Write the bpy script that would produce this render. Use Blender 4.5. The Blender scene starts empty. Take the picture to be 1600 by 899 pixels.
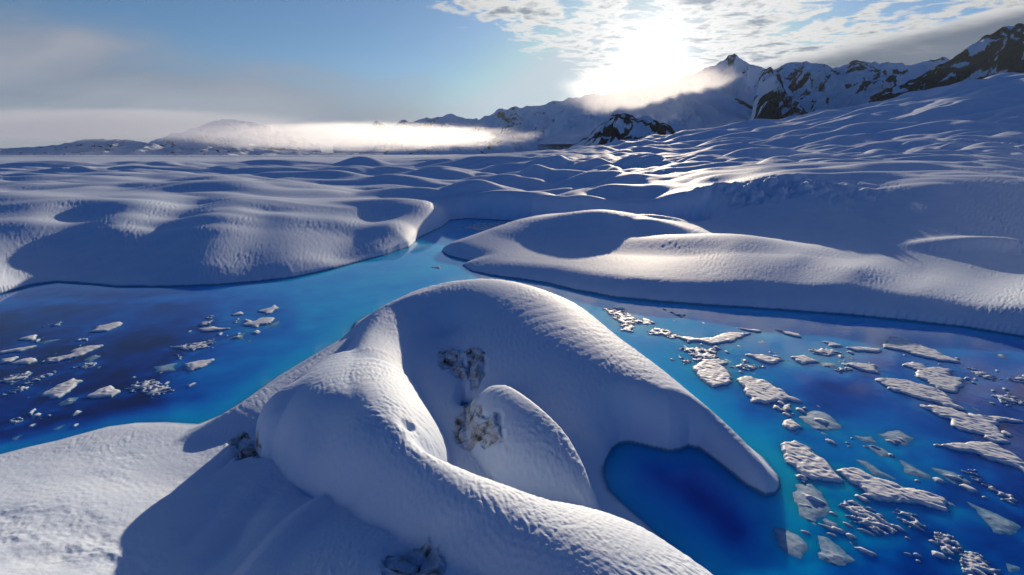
import bpy, math, random
import numpy as np
from mathutils import Vector

QUAL = 0.75           # mesh density (1 = final)
FOCAL = 800.0        # focal length in photograph pixels (1600 wide)
CAM_H = 20.0
PITCH = math.radians(14.7)
CT, ST = math.cos(PITCH), math.sin(PITCH)
SUN_AZ = math.radians(14.3)
SUN_EL = math.radians(9.5)
random.seed(7)
col = bpy.context.scene.collection


# ------------------------------------------------------------------ helpers
def W(px, py, h=0.0):
    """pixel of the photograph + height above the water -> place in the world"""
    x = (px - 800.0) / FOCAL
    y = (449.5 - py) / FOCAL
    U = y * CT - ST
    F = CT + y * ST
    t = (h - CAM_H) / U
    return (x * t, F * t)


def smooth(x, a, b):
    t = np.clip((x - a) / (b - a), 0, 1)
    return t * t * (3 - 2 * t)


_rng = np.random.RandomState(11)
_G = _rng.rand(256) * 2 * np.pi
_GX, _GY = np.cos(_G), np.sin(_G)
_P = _rng.permutation(256)


def gnoise(x, y, s=0):
    xi = np.floor(x).astype(np.int64)
    yi = np.floor(y).astype(np.int64)
    xf, yf = x - xi, y - yi
    u = xf * xf * xf * (xf * (xf * 6 - 15) + 10)
    v = yf * yf * yf * (yf * (yf * 6 - 15) + 10)

    def g(ix, iy, fx, fy):
        k = _P[(_P[(ix + s * 17) & 255] + iy) & 255]
        return _GX[k] * fx + _GY[k] * fy
    a = g(xi, yi, xf, yf)
    b = g(xi + 1, yi, xf - 1, yf)
    c = g(xi, yi + 1, xf, yf - 1)
    d = g(xi + 1, yi + 1, xf - 1, yf - 1)
    return 1.5 * (a + u * (b - a) + v * (c - a) + u * v * (a - b - c + d))


def fbm(x, y, o=4, s=0, gain=0.5):
    r, a, f = 0, 1.0, 1.0
    for i in range(o):
        r = r + a * gnoise(x * f + 13.7 * i, y * f - 7.1 * i, s + i)
        a *= gain
        f *= 2.03
    return r


def ridged(x, y, o=5, s=0):
    r, a, f, w = 0, 1.0, 1.0, 1.0
    for i in range(o):
        n = 1 - np.abs(gnoise(x * f + 3.3 * i, y * f + 9.2 * i, s + i))
        n = n * n * w
        w = np.clip(n * 1.6, 0, 1)
        r = r + n * a
        a *= 0.5
        f *= 2.1
    return r


def poly_sd(x, y, poly):
    """signed distance to a closed polygon, positive inside"""
    P = np.array(poly)
    Q = np.roll(P, -1, axis=0)
    d2 = np.full(x.shape, 1e18)
    ins = np.zeros(x.shape, bool)
    for (ax, ay), (bx, by) in zip(P, Q):
        ex, ey = bx - ax, by - ay
        wx, wy = x - ax, y - ay
        t = np.clip((wx * ex + wy * ey) / (ex * ex + ey * ey + 1e-12), 0, 1)
        dx, dy = wx - ex * t, wy - ey * t
        d2 = np.minimum(d2, dx * dx + dy * dy)
        c = (ay > y) != (by > y)
        if abs(ey) > 1e-12:
            ins ^= c & (x < ax + (y - ay) / ey * ex)
    d = np.sqrt(d2)
    return np.where(ins, d, -d)


def catmull(pts, n=6):
    P = [np.array(p, float) for p in pts]
    P = [2 * P[0] - P[1]] + P + [2 * P[-1] - P[-2]]
    out = []
    for i in range(1, len(P) - 2):
        for k in range(n):
            t = k / n
            a, b, c, d = P[i - 1], P[i], P[i + 1], P[i + 2]
            out.append(0.5 * (2 * b + (c - a) * t + (2 * a - 5 * b + 4 * c - d) * t * t + (3 * b - a - 3 * c + d) * t ** 3))
    out.append(P[-2])
    return out


def world_path(pts, n=5):
    """(px,py,h,...) control points -> smooth world path (x,y,h,...)"""
    w = []
    for p in pts:
        X, Y = W(p[0], p[1], p[2])
        w.append((X, Y) + tuple(p[2:]))
    return catmull(w, n)


def tps(ctrl, X, Y, lam=0.0):
    """thin-plate interpolation of (x,y,value)"""
    C = np.array(ctrl, float)
    n = len(C)

    def ker(r2):
        return 0.5 * r2 * np.log(r2 + 1e-12)
    d2 = (C[:, None, 0] - C[None, :, 0]) ** 2 + (C[:, None, 1] - C[None, :, 1]) ** 2
    A = np.zeros((n + 3, n + 3))
    A[:n, :n] = ker(d2) + lam * np.eye(n)
    A[:n, n] = 1
    A[:n, n + 1:] = C[:, :2]
    A[n, :n] = 1
    A[n + 1:, :n] = C[:, :2].T
    sol = np.linalg.solve(A, np.concatenate([C[:, 2], [0, 0, 0]]))
    out = sol[n] + sol[n + 1] * X + sol[n + 2] * Y
    for i in range(n):
        out += sol[i] * ker((X - C[i, 0]) ** 2 + (Y - C[i, 1]) ** 2)
    return out


def ridge(x, y, pts, p=0.8, n=5, k=0.0):
    """swept whale-back; pts (px,py,h,wRight,wLeft) walked far -> near"""
    path = world_path(pts, n)
    best = np.full(x.shape, 0.0)
    for a, b in zip(path[:-1], path[1:]):
        ex, ey = b[0] - a[0], b[1] - a[1]
        wx, wy = x - a[0], y - a[1]
        L2 = ex * ex + ey * ey + 1e-9
        t = np.clip((wx * ex + wy * ey) / L2, 0, 1)
        dx, dy = wx - ex * t, wy - ey * t
        side = ex * wy - ey * wx
        sgn = smooth(side / math.sqrt(L2), -0.6, 0.6)
        wr = a[3] + (b[3] - a[3]) * t
        wl = a[4] + (b[4] - a[4]) * t
        w = wl + (wr - wl) * sgn
        hh = a[2] + (b[2] - a[2]) * t
        q = np.clip(1 - (dx * dx + dy * dy) / (w * w), 0, 1)
        best = np.maximum(best, hh * q ** p)
    return best


def smax(a, b, k):
    h = np.clip(0.5 + 0.5 * (a - b) / k, 0, 1)
    return b + (a - b) * h + k * h * (1 - h)


# ------------------------------------------------------------------ shorelines (z = 0)
FG = [(546, 522), (553, 506), (572, 494), (610, 480), (660, 464), (740, 450), (800, 452), (852, 466), (902, 502),
      (960, 549), (1048, 610), (1128, 666), (1193, 717), (1218, 747), (1219, 762), (1212, 773), (1195, 776), (1165, 758), (1140, 738),
      (1110, 714), (1093, 702), (1075, 698), (1062, 704), (1045, 706), (1015, 699), (985, 692), (968, 694), (955, 704), (946, 722), (944, 742),
      (952, 766), (975, 790), (1004, 815), (1060, 865), (1100, 899), (1230, 1020), (1400, 1200), (1500, 1600),
      (-1200, 1600), (-900, 1000), (-300, 790), (-100, 735), (0, 712), (45, 700), (90, 690), (170, 668), (215, 662), (262, 661),
      (310, 664), (345, 650), (385, 624), (430, 592), (500, 552)]
FG_W = [W(*p) for p in FG]
FAR_SHORE = [(-900, 700), (-400, 540), (-150, 485), (0, 460), (48, 446), (88, 441), (130, 444), (180, 449), (250, 449), (330, 446), (400, 441), (460, 434),
             (520, 421), (560, 410), (600, 399), (640, 385), (655, 371), (672, 363), (690, 355), (703, 344), (730, 342), (760, 343), (830, 347),
             (900, 346), (960, 346), (1020, 347), (1060, 349), (1100, 352), (1114, 356), (1113, 362), (1080, 365), (1030, 362), (960, 357), (900, 353), (870, 354),
             (830, 360), (790, 366), (740, 378), (700, 388), (690, 393), (700, 400), (735, 409), (722, 415), (735, 424), (760, 430), (800, 435),
             (850, 442), (900, 454), (960, 465), (1030, 472), (1100, 477), (1180, 482), (1250, 487), (1330, 493), (1400, 500),
             (1500, 511), (1600, 527), (1800, 570), (2100, 640), (2500, 760)]
FAR_W = [W(*p) for p in FAR_SHORE] + [(4000, 40), (4000, 9000), (-9000, 9000), (-9000, 60)]

# ------------------------------------------------------------------ terrain heights
# broad form of the ice field: (px, py, h)
BASE = [(-300, 480, 6), (-150, 400, 7), (60, 425, 1.5), (60, 385, 3.6), (60, 335, 6.8), (60, 300, 8.2), (200, 425, 1.6), (200, 385, 3.8), (200, 335, 6.8), (200, 295, 8.2), (400, 417, 1.6), (400, 380, 3.8), (400, 333, 6.6), (350, 297, 8.2), (520, 395, 1.5), (520, 362, 3.4), (520, 325, 5.6), (520, 292, 7.0),
        (620, 365, 3), (620, 330, 4.8), (620, 295, 6.5), (690, 322, 3.6), (760, 320, 5), (780, 290, 6), (860, 325, 5), (900, 290, 6), (980, 300, 6),
        (-200, 280, 8), (100, 275, 8), (300, 275, 9), (500, 270, 8), (700, 268, 8), (900, 268, 9), (-300, 258, 9), (0, 256, 9), (300, 256, 9), (600, 256, 9), (850, 252, 12),
        (-300, 248, 9), (0, 247.5, 9), (300, 247, 9), (600, 246, 9), (-300, 243.5, 9), (0, 243.5, 9), (300, 243.2, 9), (560, 243.0, 9), (780, 241.5, 12),
        # the long spit
        (720, 400, .8), (760, 400, 1.2), (800, 420, 1.2), (830, 390, 1.8), (900, 425, 1.5), (900, 400, 2.0), (900, 380, 2.4), (960, 393, 2.3), (1000, 430, 2.0), (1060, 400, 2.6), (1100, 450, 1.6), (1100, 420, 2.4), (1150, 385, 4.2), (1250, 455, 1.9), (1250, 425, 2.6), (1250, 395, 4.2),
        (1400, 475, 1.9), (1350, 445, 2.4), (1340, 415, 4.0), (1445, 450, 2.4), (1600, 492, 2.2), (1600, 462, 2.6), (1850, 500, 4),
        # slopes behind the spit, right
        (1180, 348, 3.0), (1750, 400, 7),
        (1100, 325, 5.5), (1200, 312, 8.5), (1300, 300, 10), (1450, 300, 10.6), (1600, 290, 11.5), (1800, 320, 12),
        (1000, 270, 10), (1100, 265, 13), (1250, 262, 14.6), (1400, 250, 16.5), (1600, 250, 16.5), (1600, 228, 25), (1850, 228, 28),
                (960, 236, 24), (1050, 235, 26), (1200, 220, 42), (1350, 205, 55), (1500, 190, 66), (1650, 175, 80), (1850, 160, 95),
        (950, 232, 36), (1050, 218, 52), (1200, 195, 92), (1350, 165, 150), (1480, 140, 190), (1600, 118, 230), (1750, 100, 270),
        (900, 238, 24)]


BASE_AT = [(1080, 112, 2.2), (1080, 124, 1.2), (1010, 126, 2.0), (-700 + 700, 80, 1.6), (-60, 84, 3.0), (-60, 95, 5.0), (-200, 84, 3.5), (1150, 98, 3.0), (1250, 96, 2.2), (1250, 108, 2.2), (1250, 118, 3.6), (1350, 88, 1.8), (1350, 100, 2.4), (1350, 112, 4.6), (1450, 78, 1.3), (1450, 88, 2.2), (1450, 98, 4.0), (1450, 112, 6.8), (1560, 76, 1.4), (1560, 86, 2.4), (1560, 98, 4.6), (1560, 112, 7.0), (1700, 80, 2.5), (1700, 100, 6)]


def log_ctrl(lst):
    out = [((px - 800) / FOCAL / 0.99 * 2.0, math.log(Y), z) for px, Y, z in BASE_AT]
    for px, py, h in lst:
        X, Y = W(px, py, h)
        out.append((X / Y * 2.0, math.log(Y), h))
    return out


# single swells and hollows of the far field: (px, py, h there, rise, sx m, sy m, turn deg)
# crest pixel (px, py), how far away (m), half widths across and along the view (m), turn (deg)
DOMES = [
    (958, 331, 118, 12, 8.5, 0), (1010, 341, 114, 8, 6, -10), (1078, 367, 100, 15, 7, -14),
    # left of the channel
    (350, 276, 205, 16, 14, 0), (320, 282, 180, 30, 9, 0), (490, 319, 138, 24, 7, 0), (420, 345, 118, 16, 5, -6), (300, 345, 112, 18, 5, 4), (560, 350, 118, 14, 5, 0), (200, 372, 102, 16, 4.5, 0), (90, 352, 106, 16, 5, 0), (545, 313, 152, 16, 6, 5), (160, 328, 128, 22, 6.5, 0), (30, 310, 140, 20, 8, 0), (185, 292, 172, 12, 7, 0),
    (640, 312, 146, 14, 8, 0), (650, 292, 178, 11, 7, 0), (738, 285, 182, 12, 8, 0), (580, 259, 300, 26, 14, 0), (568, 245, 520, 17, 16, 0), (500, 268, 250, 26, 12, 0), (440, 262, 300, 28, 12, 0),
    (320, 259, 330, 34, 14, 0), (145, 262, 300, 30, 13, 0), (60, 275, 220, 26, 12, 0), (250, 268, 250, 24, 10, 0), (400, 284, 190, 18, 8, 0), (-60, 285, 190, 26, 10, 0), (90, 252, 480, 44, 18, 0), (230, 251, 520, 44, 18, 0), (420, 250, 540, 44, 18, 0),
    (685, 262, 270, 17, 10, 0), (620, 273, 230, 16, 9, 0),
    # centre
    (845, 264, 235, 18, 13, 0), (770, 247, 420, 32, 22, 0), (940, 269, 215, 15, 11, 0), (975, 292, 180, 15, 8, -6), (890, 309, 156, 20, 7, -4), (780, 300, 165, 14, 7, 0), (800, 276, 210, 12, 8, 0), (905, 250, 330, 24, 14, 0), (700, 248, 470, 30, 16, 0), (1000, 252, 320, 24, 13, 8),
    (1040, 262, 260, 18, 10, 10),
    # right
    (1175, 280, 160, 20, 8.5, 6), (1110, 291, 152, 15, 7, 25), (1055, 312, 140, 10, 6, 35), (1225, 288, 155, 14, 7, 0), (1295, 300, 148, 20, 6, 5), (1455, 277, 185, 30, 9, -6), (1560, 274, 195, 26, 9, 0), (1550, 372, 93, 10, 2.6, -6), (1400, 303, 136, 22, 7, -4),
    (1110, 249, 330, 30, 16, 12), (1340, 240, 300, 44, 16, 0), (1220, 252, 260, 26, 12, 12), (1190, 232, 420, 40, 20, 15), (1500, 240, 300, 36, 14, 12), (1560, 205, 480, 50, 20, 12), (1440, 214, 460, 48, 20, 12), (1300, 214, 520, 50, 22, 12), (1100, 226, 560, 44, 24, 12), (1600, 320, 140, 26, 8, 0),
]


def far_height(x, y):
    a2, l = x / y * 2.0, np.log(np.minimum(y, 1500))
    h = tps(log_ctrl(BASE), a2, l, 0.02)
    cen = []
    for px, py, Yd, sx, sy, rot in DOMES:
        yv = (449.5 - py) / FOCAL
        tt = Yd / (CT + yv * ST)
        cen.append(((px - 800) / FOCAL * tt, Yd, CAM_H + (yv * CT - ST) * tt))
    CX, CY, CZ = (np.array([c[i] for c in cen]) for i in range(3))
    b0 = tps(log_ctrl(BASE), CX / CY * 2.0, np.log(CY), 0.02)
    D = np.zeros_like(h)
    for (px, py, Yd, sx, sy, rot), cx, cy, cz, bz in zip(DOMES, CX, CY, CZ, b0):
        c, s = math.cos(math.radians(rot)), math.sin(math.radians(rot))
        u = ((x - cx) * c + (y - cy) * s) / sx
        v = (-(x - cx) * s + (y - cy) * c) / sy
        dh = min(max(cz - bz, 0.9), 9.0)
        D = smax(D, dh * np.exp(-0.5 * (u * u + v * v)), 0.25)
    h = h + D
    for pts, dep_, wd in (([(300, 316, 7.5), (262, 350, 5), (222, 395, 3), (190, 438, 1)], 1.7, 7.0), ([(120, 325, 7), (112, 365, 4.5), (95, 415, 2)], 1.2, 6.0),
                          ([(590, 330, 5.5), (560, 362, 3.5), (540, 392, 2)], .9, 5.0), ([(410, 335, 6), (400, 372, 4), (385, 415, 2)], .7, 5.0)):
        path = world_path(pts, 4)
        best = np.zeros_like(h)
        for a, b in zip(path[:-1], path[1:]):
            ex, ey = b[0] - a[0], b[1] - a[1]
            t = np.clip(((x - a[0]) * ex + (y - a[1]) * ey) / (ex * ex + ey * ey), 0, 1)
            d2 = (x - a[0] - ex * t) ** 2 + (y - a[1] - ey * t) ** 2
            best = np.maximum(best, np.exp(-d2 / (wd * wd)))
        h = h - dep_ * best
    # rough, crevassed faces: (px, py, distance, half width, half depth, relief)
    for px, py, Yd, sx, sy, am in ((1180, 312, 146, 20, 8, 2.6), (1080, 325, 138, 9, 6, 1.0), (1320, 322, 134, 10, 5, .8), (1575, 225, 420, 28, 30, 3.5), (1040, 270, 235, 9, 9, 1.2)):
        yv = (449.5 - py) / FOCAL
        cx = (px - 800) / FOCAL * Yd / (CT + yv * ST)
        w = np.exp(-(((x - cx) / sx) ** 2 + ((y - Yd) / sy) ** 2))
        mk = w > 0.02
        xs, ys_ = x[mk], y[mk]
        sc_r = Yd / 150
        h[mk] = h[mk] + w[mk] * am * (np.abs(gnoise(xs / (6 * sc_r), ys_ / (5 * sc_r), 41)) * 1.6 - 0.6 + 0.5 * gnoise(xs / (2.4 * sc_r), ys_ / (2.4 * sc_r), 42) + 0.25 * gnoise(xs / (1.0 * sc_r), ys_ / (1.2 * sc_r), 43))
    # wind and melt rounded swells, growing with distance
    wx = x + 14 * gnoise(x / 60, y / 60, 5) + 4 * gnoise(x / 19, y / 19, 6)
    wy = y + 14 * gnoise(x / 60 + 5, y / 60, 7)
    right = smooth(x / y, 0.0, 0.35)
    c, s = math.cos(0.30), math.sin(0.30)
    ux = wx * (1 - right) + (wx * c + wy * s) * right
    uy = wy * (1 - right) + (-wx * s + wy * c) * right
    far_ = smooth(y, 350, 800)
    b1 = np.sqrt(np.abs(gnoise(ux / 62, uy / 40, 1)) ** 2 + 0.004) * (1 - 0.7 * far_) + 1.5 * far_ * np.abs(gnoise(ux / 120, uy / 85, 10))
    b2 = np.sqrt(np.abs(gnoise(ux / 30, uy / 18, 2)) ** 2 + 0.006)
    b3 = np.abs(gnoise(ux / 190, uy / 120, 3))
    n4 = gnoise(x / 26, y / 20, 4)
    flat = 1 - 0.75 * smooth(-x / y, -0.35, 0.1) * smooth(y, 420, 800)
    lf = smooth(x / y, 0.05, -0.25)
    h = h + (b1 * (9.0 - 4.2 * lf) * smooth(y, 150, 420) * (1 - 0.55 * smooth(y, 600, 1200)) + b2 * (1.4 + 2.2 * smooth(y, 130, 320)) * smooth(y, 95, 170) * (1 - 0.35 * lf) * (1 - 0.9 * smooth(y, 260, 520))
             + b3 * (26 - 18 * lf) * smooth(y, 420, 1300) + 0.7 * n4 * smooth(y, 90, 160)) * flat
    h = h - 2.4 * smooth(y, 150, 420) * flat
    return h


# the near mound, ground between its ridges: (px,py,h)
NEAR = [(0, 712, .2), (170, 668, .2), (310, 664, .2), (430, 592, .4), (546, 522, .4), (660, 470, .6), (760, 465, 1.2), (850, 480, 1.2), (960, 560, .6), (1128, 668, .4), (1205, 750, .3), (1062, 704, .3), (960, 704, .3), (945, 742, .3),
        (1000, 812, .3), (1100, 899, .3), (1400, 1200, .5),
        (100, 740, 1.3), (-200, 860, 3), (20, 850, 2.6), (90, 899, 2.5), (0, 1000, 4.0), (200, 760, 1.2), (200, 830, 1.7), (300, 720, .8), (330, 760, .8), (300, 870, 1.6), (380, 700, .7), (400, 800, 1.5), (350, 850, 1.4), (430, 899, 2.6), (480, 840, 2.0), (500, 760, 1.3),
        (330, 1000, 3.0), (150, 1000, 3.0), (560, 950, 4.0), (700, 1000, 5.0), (580, 860, 3.2), (900, 1100, 4.5), (200, 1150, 7), (600, 1300, 8), (1000, 1300, 6),
        (745, 612, .9), (700, 560, 1.7), (605, 500, 2.9), (620, 530, 2.7), (640, 500, 3.2), (660, 530, 2.3), (720, 500, 2.9), (790, 520, 2.3), (760, 560, 1.6), (840, 570, 1.4), (900, 620, 1.2), (950, 660, 1.1), (700, 640, 1.0), (715, 690, .8), (780, 730, .7), (850, 775, .5), (890, 700, 1.1)]
R_SUN = [(572, 548, 3.7, 3.0, 4.5), (586, 515, 3.4, 3.2, 5.5), (606, 488, 3.5, 4.2, 6.5), (640, 468, 3.9, 6, 9), (700, 448, 4.8, 8, 12), (765, 440, 5.3, 9, 14), (835, 463, 5.2, 9, 13), (895, 512, 4.7, 8, 11), (950, 556, 4.2, 7.5, 9),
         (1010, 600, 3.6, 6.2, 6.5), (1065, 640, 3.0, 5, 4.6), (1115, 680, 2.4, 3.8, 3.2), (1160, 716, 1.8, 2.7, 2.2), (1190, 745, 1.2, 1.7, 1.5)]
R_MID = [(576, 548, 3.2, 3.6, 3.0), (562, 580, 4.6, 5.0, 3.8), (578, 622, 5.2, 5.0, 3.4), (608, 660, 5.1, 3.4, 3.3), (640, 700, 4.9, 2.3, 3.5), (688, 735, 4.9, 3.3, 3.6), (745, 772, 4.9, 4.6, 4.2), (815, 814, 4.7, 5.6, 4.6),
         (890, 858, 4.3, 7, 5), (960, 905, 4.0, 7, 6), (1060, 990, 3.6, 7, 7), (1200, 1150, 3.5, 6, 7)]
R_HUMP = [(545, 556, 3.7, 4.2, 4.2), (528, 580, 4.5, 5.0, 5.0), (530, 605, 4.9, 4.5, 4.4), (565, 635, 5.1, 3.8, 3.8), (600, 660, 5.1, 3.2, 3.4)]
R_BULB = [(500, 588, 4.3, 3, 3.4), (466, 606, 4.1, 2.6, 3.0), (450, 628, 3.7, 1.9, 2.3)]
R_NECK = [(590, 505, 2.8, 4.5, 2.6), (574, 530, 3.2, 4.4, 2.8), (562, 556, 3.7, 4.4, 3)]
R_SPUR = [(500, 775, 2.0, 1.3, 1.6), (455, 820, 2.1, 1.8, 1.8), (410, 870, 2.5, 2.2, 2.0), (360, 940, 3.2, 2.5, 2.2)]
R_SHORE = [(545, 532, 2.0, 3, 2.0), (490, 566, 1.9, 3, 1.9), (430, 602, 1.7, 3.4, 1.9), (375, 638, 1.5, 3.2, 2.2), (335, 662, .9, 3, 2)]
R_SHELL = [(775, 606, 2.6, 1.2, 2.4), (792, 606, 3.4, 1.5, 3.4), (830, 632, 3.6, 1.3, 4.4), (868, 668, 3.3, 1.1, 4.4), (896, 710, 2.8, .9, 3.6), (912, 750, 2.2, .8, 2.6), (926, 790, 1.5, .8, 1.6)]
R_LOW = [(600, 800, 4.6, 2.2, 2.0), (590, 870, 4.4, 2.5, 2.0), (600, 960, 4.9, 3, 2.5)]
NEAR_BUMPS = [(700, 487, 4.2, -1.1, 1.6, 1.8), (637, 657, 5.0, -.5, .28, .35), (668, 668, 5.0, -.5, .5, .8), (300, 800, 2.2, -.35, .8, 2.4), (733, 622, .9, -1.6, .45, .6), (722, 602, 1.4, -.7, .25, 1.2), (655, 850, 3.6, -.5, 1.4, .5), (365, 700, 1.0, -.5, .15, 1.2), (370, 800, 2.2, -.5, .6, 3.2),
              (505, 735, 1.5, -.9, 1.2, 1.6), (120, 780, 2, .3, 3, 1.6), (640, 875, 3.3, -.6, .7, .7)]


def near_height(x, y):
    ctrl = []
    for px, py, h in NEAR:
        X, Y = W(px, py, h)
        ctrl.append((X / 30, Y / 30, h))
    h = np.maximum(tps(ctrl, x / 30, y / 30, 0.0005), 0.15)
    h = smax(h, ridge(x, y, R_SUN, 0.85), 0.9)
    h = smax(h, ridge(x, y, R_MID, 0.75), 0.5)
    h = smax(h, ridge(x, y, R_SHORE, 0.9), 0.5)
    h = smax(h, ridge(x, y, R_NECK, 0.8), 0.5)
    h = smax(h, ridge(x, y, R_HUMP, 0.40), 0.25)
    h = smax(h, ridge(x, y, R_BULB, 0.36), 0.2)
    h = smax(h, ridge(x, y, R_SPUR, 1.1), 0.5)
    h = smax(h, ridge(x, y, R_SHELL, 0.75), 0.15)
    for px, py, h0, dh, sx, sy in NEAR_BUMPS:
        cx, cy = W(px, py, h0)
        h = h + dh * np.exp(-0.5 * (((x - cx) / sx) ** 2 + ((y - cy) / sy) ** 2))
    return h


def shore_dist(x, y):
    """distance inland (positive on land), plus which land it is"""
    dn = np.full(x.shape, -300.0)
    df = np.full(x.shape, 300.0)
    m = y < 110
    dn[m] = poly_sd(x[m], y[m], FG_W)
    m = y < 420
    df[m] = poly_sd(x[m], y[m], FAR_W)
    return dn, df


def ripples(x, y, gx, gy, amp_scale=1.0):
    """fine melt grooves that run down the slope, plus small sun cups"""
    g = np.hypot(gx, gy) + 1e-6
    dx, dy = gx / g, gy / g
    Ls = 0.45 + y / 60.0
    k = 3.3 / np.clip(0.55 + y / 110.0, 0.6, 3)
    bend = 0.9 * gnoise(x / 9, y / 12, 27)
    dx, dy = dx * np.cos(bend) - dy * np.sin(bend), dx * np.sin(bend) + dy * np.cos(bend)
    r = 0
    N = 9
    for i in range(N):
        t = (i / (N - 1) - 0.5) * 3.2 * Ls
        qx = x + dx * t
        qy = y + dy * t
        r = r + gnoise(qx * k, qy * k, 21)
    r = r / N
    far_fade = 1 - smooth(y, 170, 420)
    return r * far_fade * smooth(g, 0.05, 0.25) * (0.35 + 0.65 * smooth(gnoise(x / 11, y / 15, 23) + 0.4 * gnoise(x / 4, y / 5, 24), -0.35, 0.45))


def land(x, y, detail=True):
    dn, df = shore_dist(x, y)
    z = np.full(x.shape, -4.0)
    mn = (y < 110) & (dn > -6)
    zn = np.full(x.shape, -4.0)
    hn = near_height(x[mn], y[mn])
    d = dn[mn]
    s = np.sqrt(1 - (1 - np.clip(d / 2.6, 0, 1)) ** 2)
    zn[mn] = np.where(d > 0, hn * s + 0.03, np.maximum(d * 0.6, -4))
    mf = df > -8
    zf = np.full(x.shape, -4.0)
    hf = far_height(x[mf], y[mf])
    d = df[mf]
    wsh = 6.0
    s = np.sqrt(1 - (1 - np.clip(d / wsh, 0, 1)) ** 2)
    hf = np.maximum(hf, 0.6)
    zf[mf] = np.where(d > 0, hf * s + 0.03, np.maximum(d * 0.5, -4))
    z = np.maximum(zn, zf)
    return z, dn, df


# ------------------------------------------------------------------ materials
def mat(name):
    m = bpy.data.materials.new(name)
    m.use_nodes = True
    nt = m.node_tree
    for n in list(nt.nodes):
        nt.nodes.remove(n)
    out = nt.nodes.new('ShaderNodeOutputMaterial')
    return m, nt, out


class NT:
    def __init__(s, nt):
        s.nt = nt

    def n(s, t, **kw):
        nd = s.nt.nodes.new(t)
        ins = kw.pop('inp', {})
        for k, v in kw.items():
            setattr(nd, k, v)
        for k, v in ins.items():
            s.set(nd, k, v)
        return nd

    def set(s, nd, k, v):
        sock = nd.inputs[k]
        if hasattr(v, 'is_output') or isinstance(v, bpy.types.NodeSocket):
            s.nt.links.new(v, sock)
        else:
            sock.default_value = v

    def math(s, op, a, b=None, c=None, clamp=False):
        nd = s.n('ShaderNodeMath', operation=op, use_clamp=clamp)
        for i, v in enumerate((a, b, c)):
            if v is not None:
                s.set(nd, i, v)
        return nd.outputs[0]

    def mix(s, f, a, b, mode='MIX'):
        nd = s.n('ShaderNodeMix', data_type='RGBA', blend_type=mode)
        s.set(nd, 0, f)
        s.set(nd, 6, a)
        s.set(nd, 7, b)
        return nd.outputs[2]

    def ramp(s, f, stops, interp='LINEAR'):
        nd = s.n('ShaderNodeValToRGB')
        cr = nd.color_ramp
        cr.interpolation = interp
        while len(cr.elements) < len(stops):
            cr.elements.new(0.5)
        for e, (p, c) in zip(cr.elements, stops):
            e.position = p
            e.color = c if len(c) == 4 else (*c, 1)
        s.set(nd, 0, f)
        return nd.outputs[0]

    def noise(s, vec, scale, detail=4, rough=0.5, dist=0.0):
        nd = s.n('ShaderNodeTexNoise')
        if vec is not None:
            s.set(nd, 'Vector', vec)
        s.set(nd, 'Scale', scale)
        s.set(nd, 'Detail', detail)
        s.set(nd, 'Roughness', rough)
        s.set(nd, 'Distortion', dist)
        return nd.outputs[0]

    def smooth(s, x, a, b):
        nd = s.n('ShaderNodeMapRange', interpolation_type='SMOOTHSTEP')
        s.set(nd, 0, x)
        s.set(nd, 1, a)
        s.set(nd, 2, b)
        return nd.outputs[0]


def snow_material(name='snow', bump=0.06, dirt=True):
    m, nt, out = mat(name)
    k = NT(nt)
    pos = k.n('ShaderNodeNewGeometry').outputs['Position']
    n1 = k.noise(pos, 0.35, 5, 0.6)
    n2 = k.noise(pos, 0.03, 4, 0.55)
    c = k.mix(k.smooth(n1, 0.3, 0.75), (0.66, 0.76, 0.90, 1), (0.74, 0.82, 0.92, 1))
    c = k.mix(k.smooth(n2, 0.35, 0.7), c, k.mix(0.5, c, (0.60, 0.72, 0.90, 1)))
    zpos = k.n('ShaderNodeSeparateXYZ', inp={0: pos}).outputs[2]
    wet = k.smooth(k.math('ADD', zpos, k.math('MULTIPLY', k.math('SUBTRACT', n1, 0.5), 0.25)), 0.30, 0.10)
    c = k.mix(wet, c, (0.10, 0.26, 0.42, 1))  # wet ice rim, with the dark shade of the shore undercut painted in
    fine = k.noise(pos, 9.0, 3, 0.7)
    mid = k.noise(pos, 2.2, 4, 0.65)
    h = k.math('ADD', k.math('MULTIPLY', fine, 0.25), mid)
    bp = k.n('ShaderNodeBump', inp={'Strength': 0.55, 'Distance': bump, 'Height': h})
    p = k.n('ShaderNodeBsdfPrincipled', inp={'Base Color': c, 'Roughness': 0.7, 'Specular IOR Level': 0.16, 'Normal': bp.outputs[0]})
    nt.links.new(p.outputs[0], out.inputs[0])
    return m


SNOW = snow_material()

DIRTY, nt, out = mat('dirty_ice')
k = NT(nt)
pos = k.n('ShaderNodeNewGeometry').outputs['Position']
dat = k.n('ShaderNodeAttribute', attribute_name='dirt').outputs['Fac']
crk = k.n('ShaderNodeAttribute', attribute_name='crack').outputs['Fac']
st = k.n('ShaderNodeMapping', inp={'Vector': pos, 'Rotation': (0.3, 0.5, 0.9), 'Scale': (1.4, 1.4, 4.0)}).outputs[0]
n1 = k.noise(st, 0.5, 7, 0.55, 0.25)
n2 = k.noise(pos, 1.4, 6, 0.6, 0.4)
c = k.ramp(n1, [(0.32, (0.09, 0.082, 0.078)), (0.39, (0.32, 0.30, 0.28)), (0.47, (0.50, 0.50, 0.51)), (0.58, (0.60, 0.69, 0.80))])
c = k.mix(k.smooth(n2, 0.50, 0.66), c, (0.62, 0.70, 0.82, 1))
c = k.mix(k.math('MULTIPLY', crk, k.smooth(n1, 0.60, 0.42)), c, (0.07, 0.066, 0.064, 1))
c = k.mix(k.smooth(k.math('ADD', dat, k.math('MULTIPLY', k.math('SUBTRACT', n2, 0.5), 0.9)), 0.25, 0.5), (0.66, 0.77, 0.90, 1), c)
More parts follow.
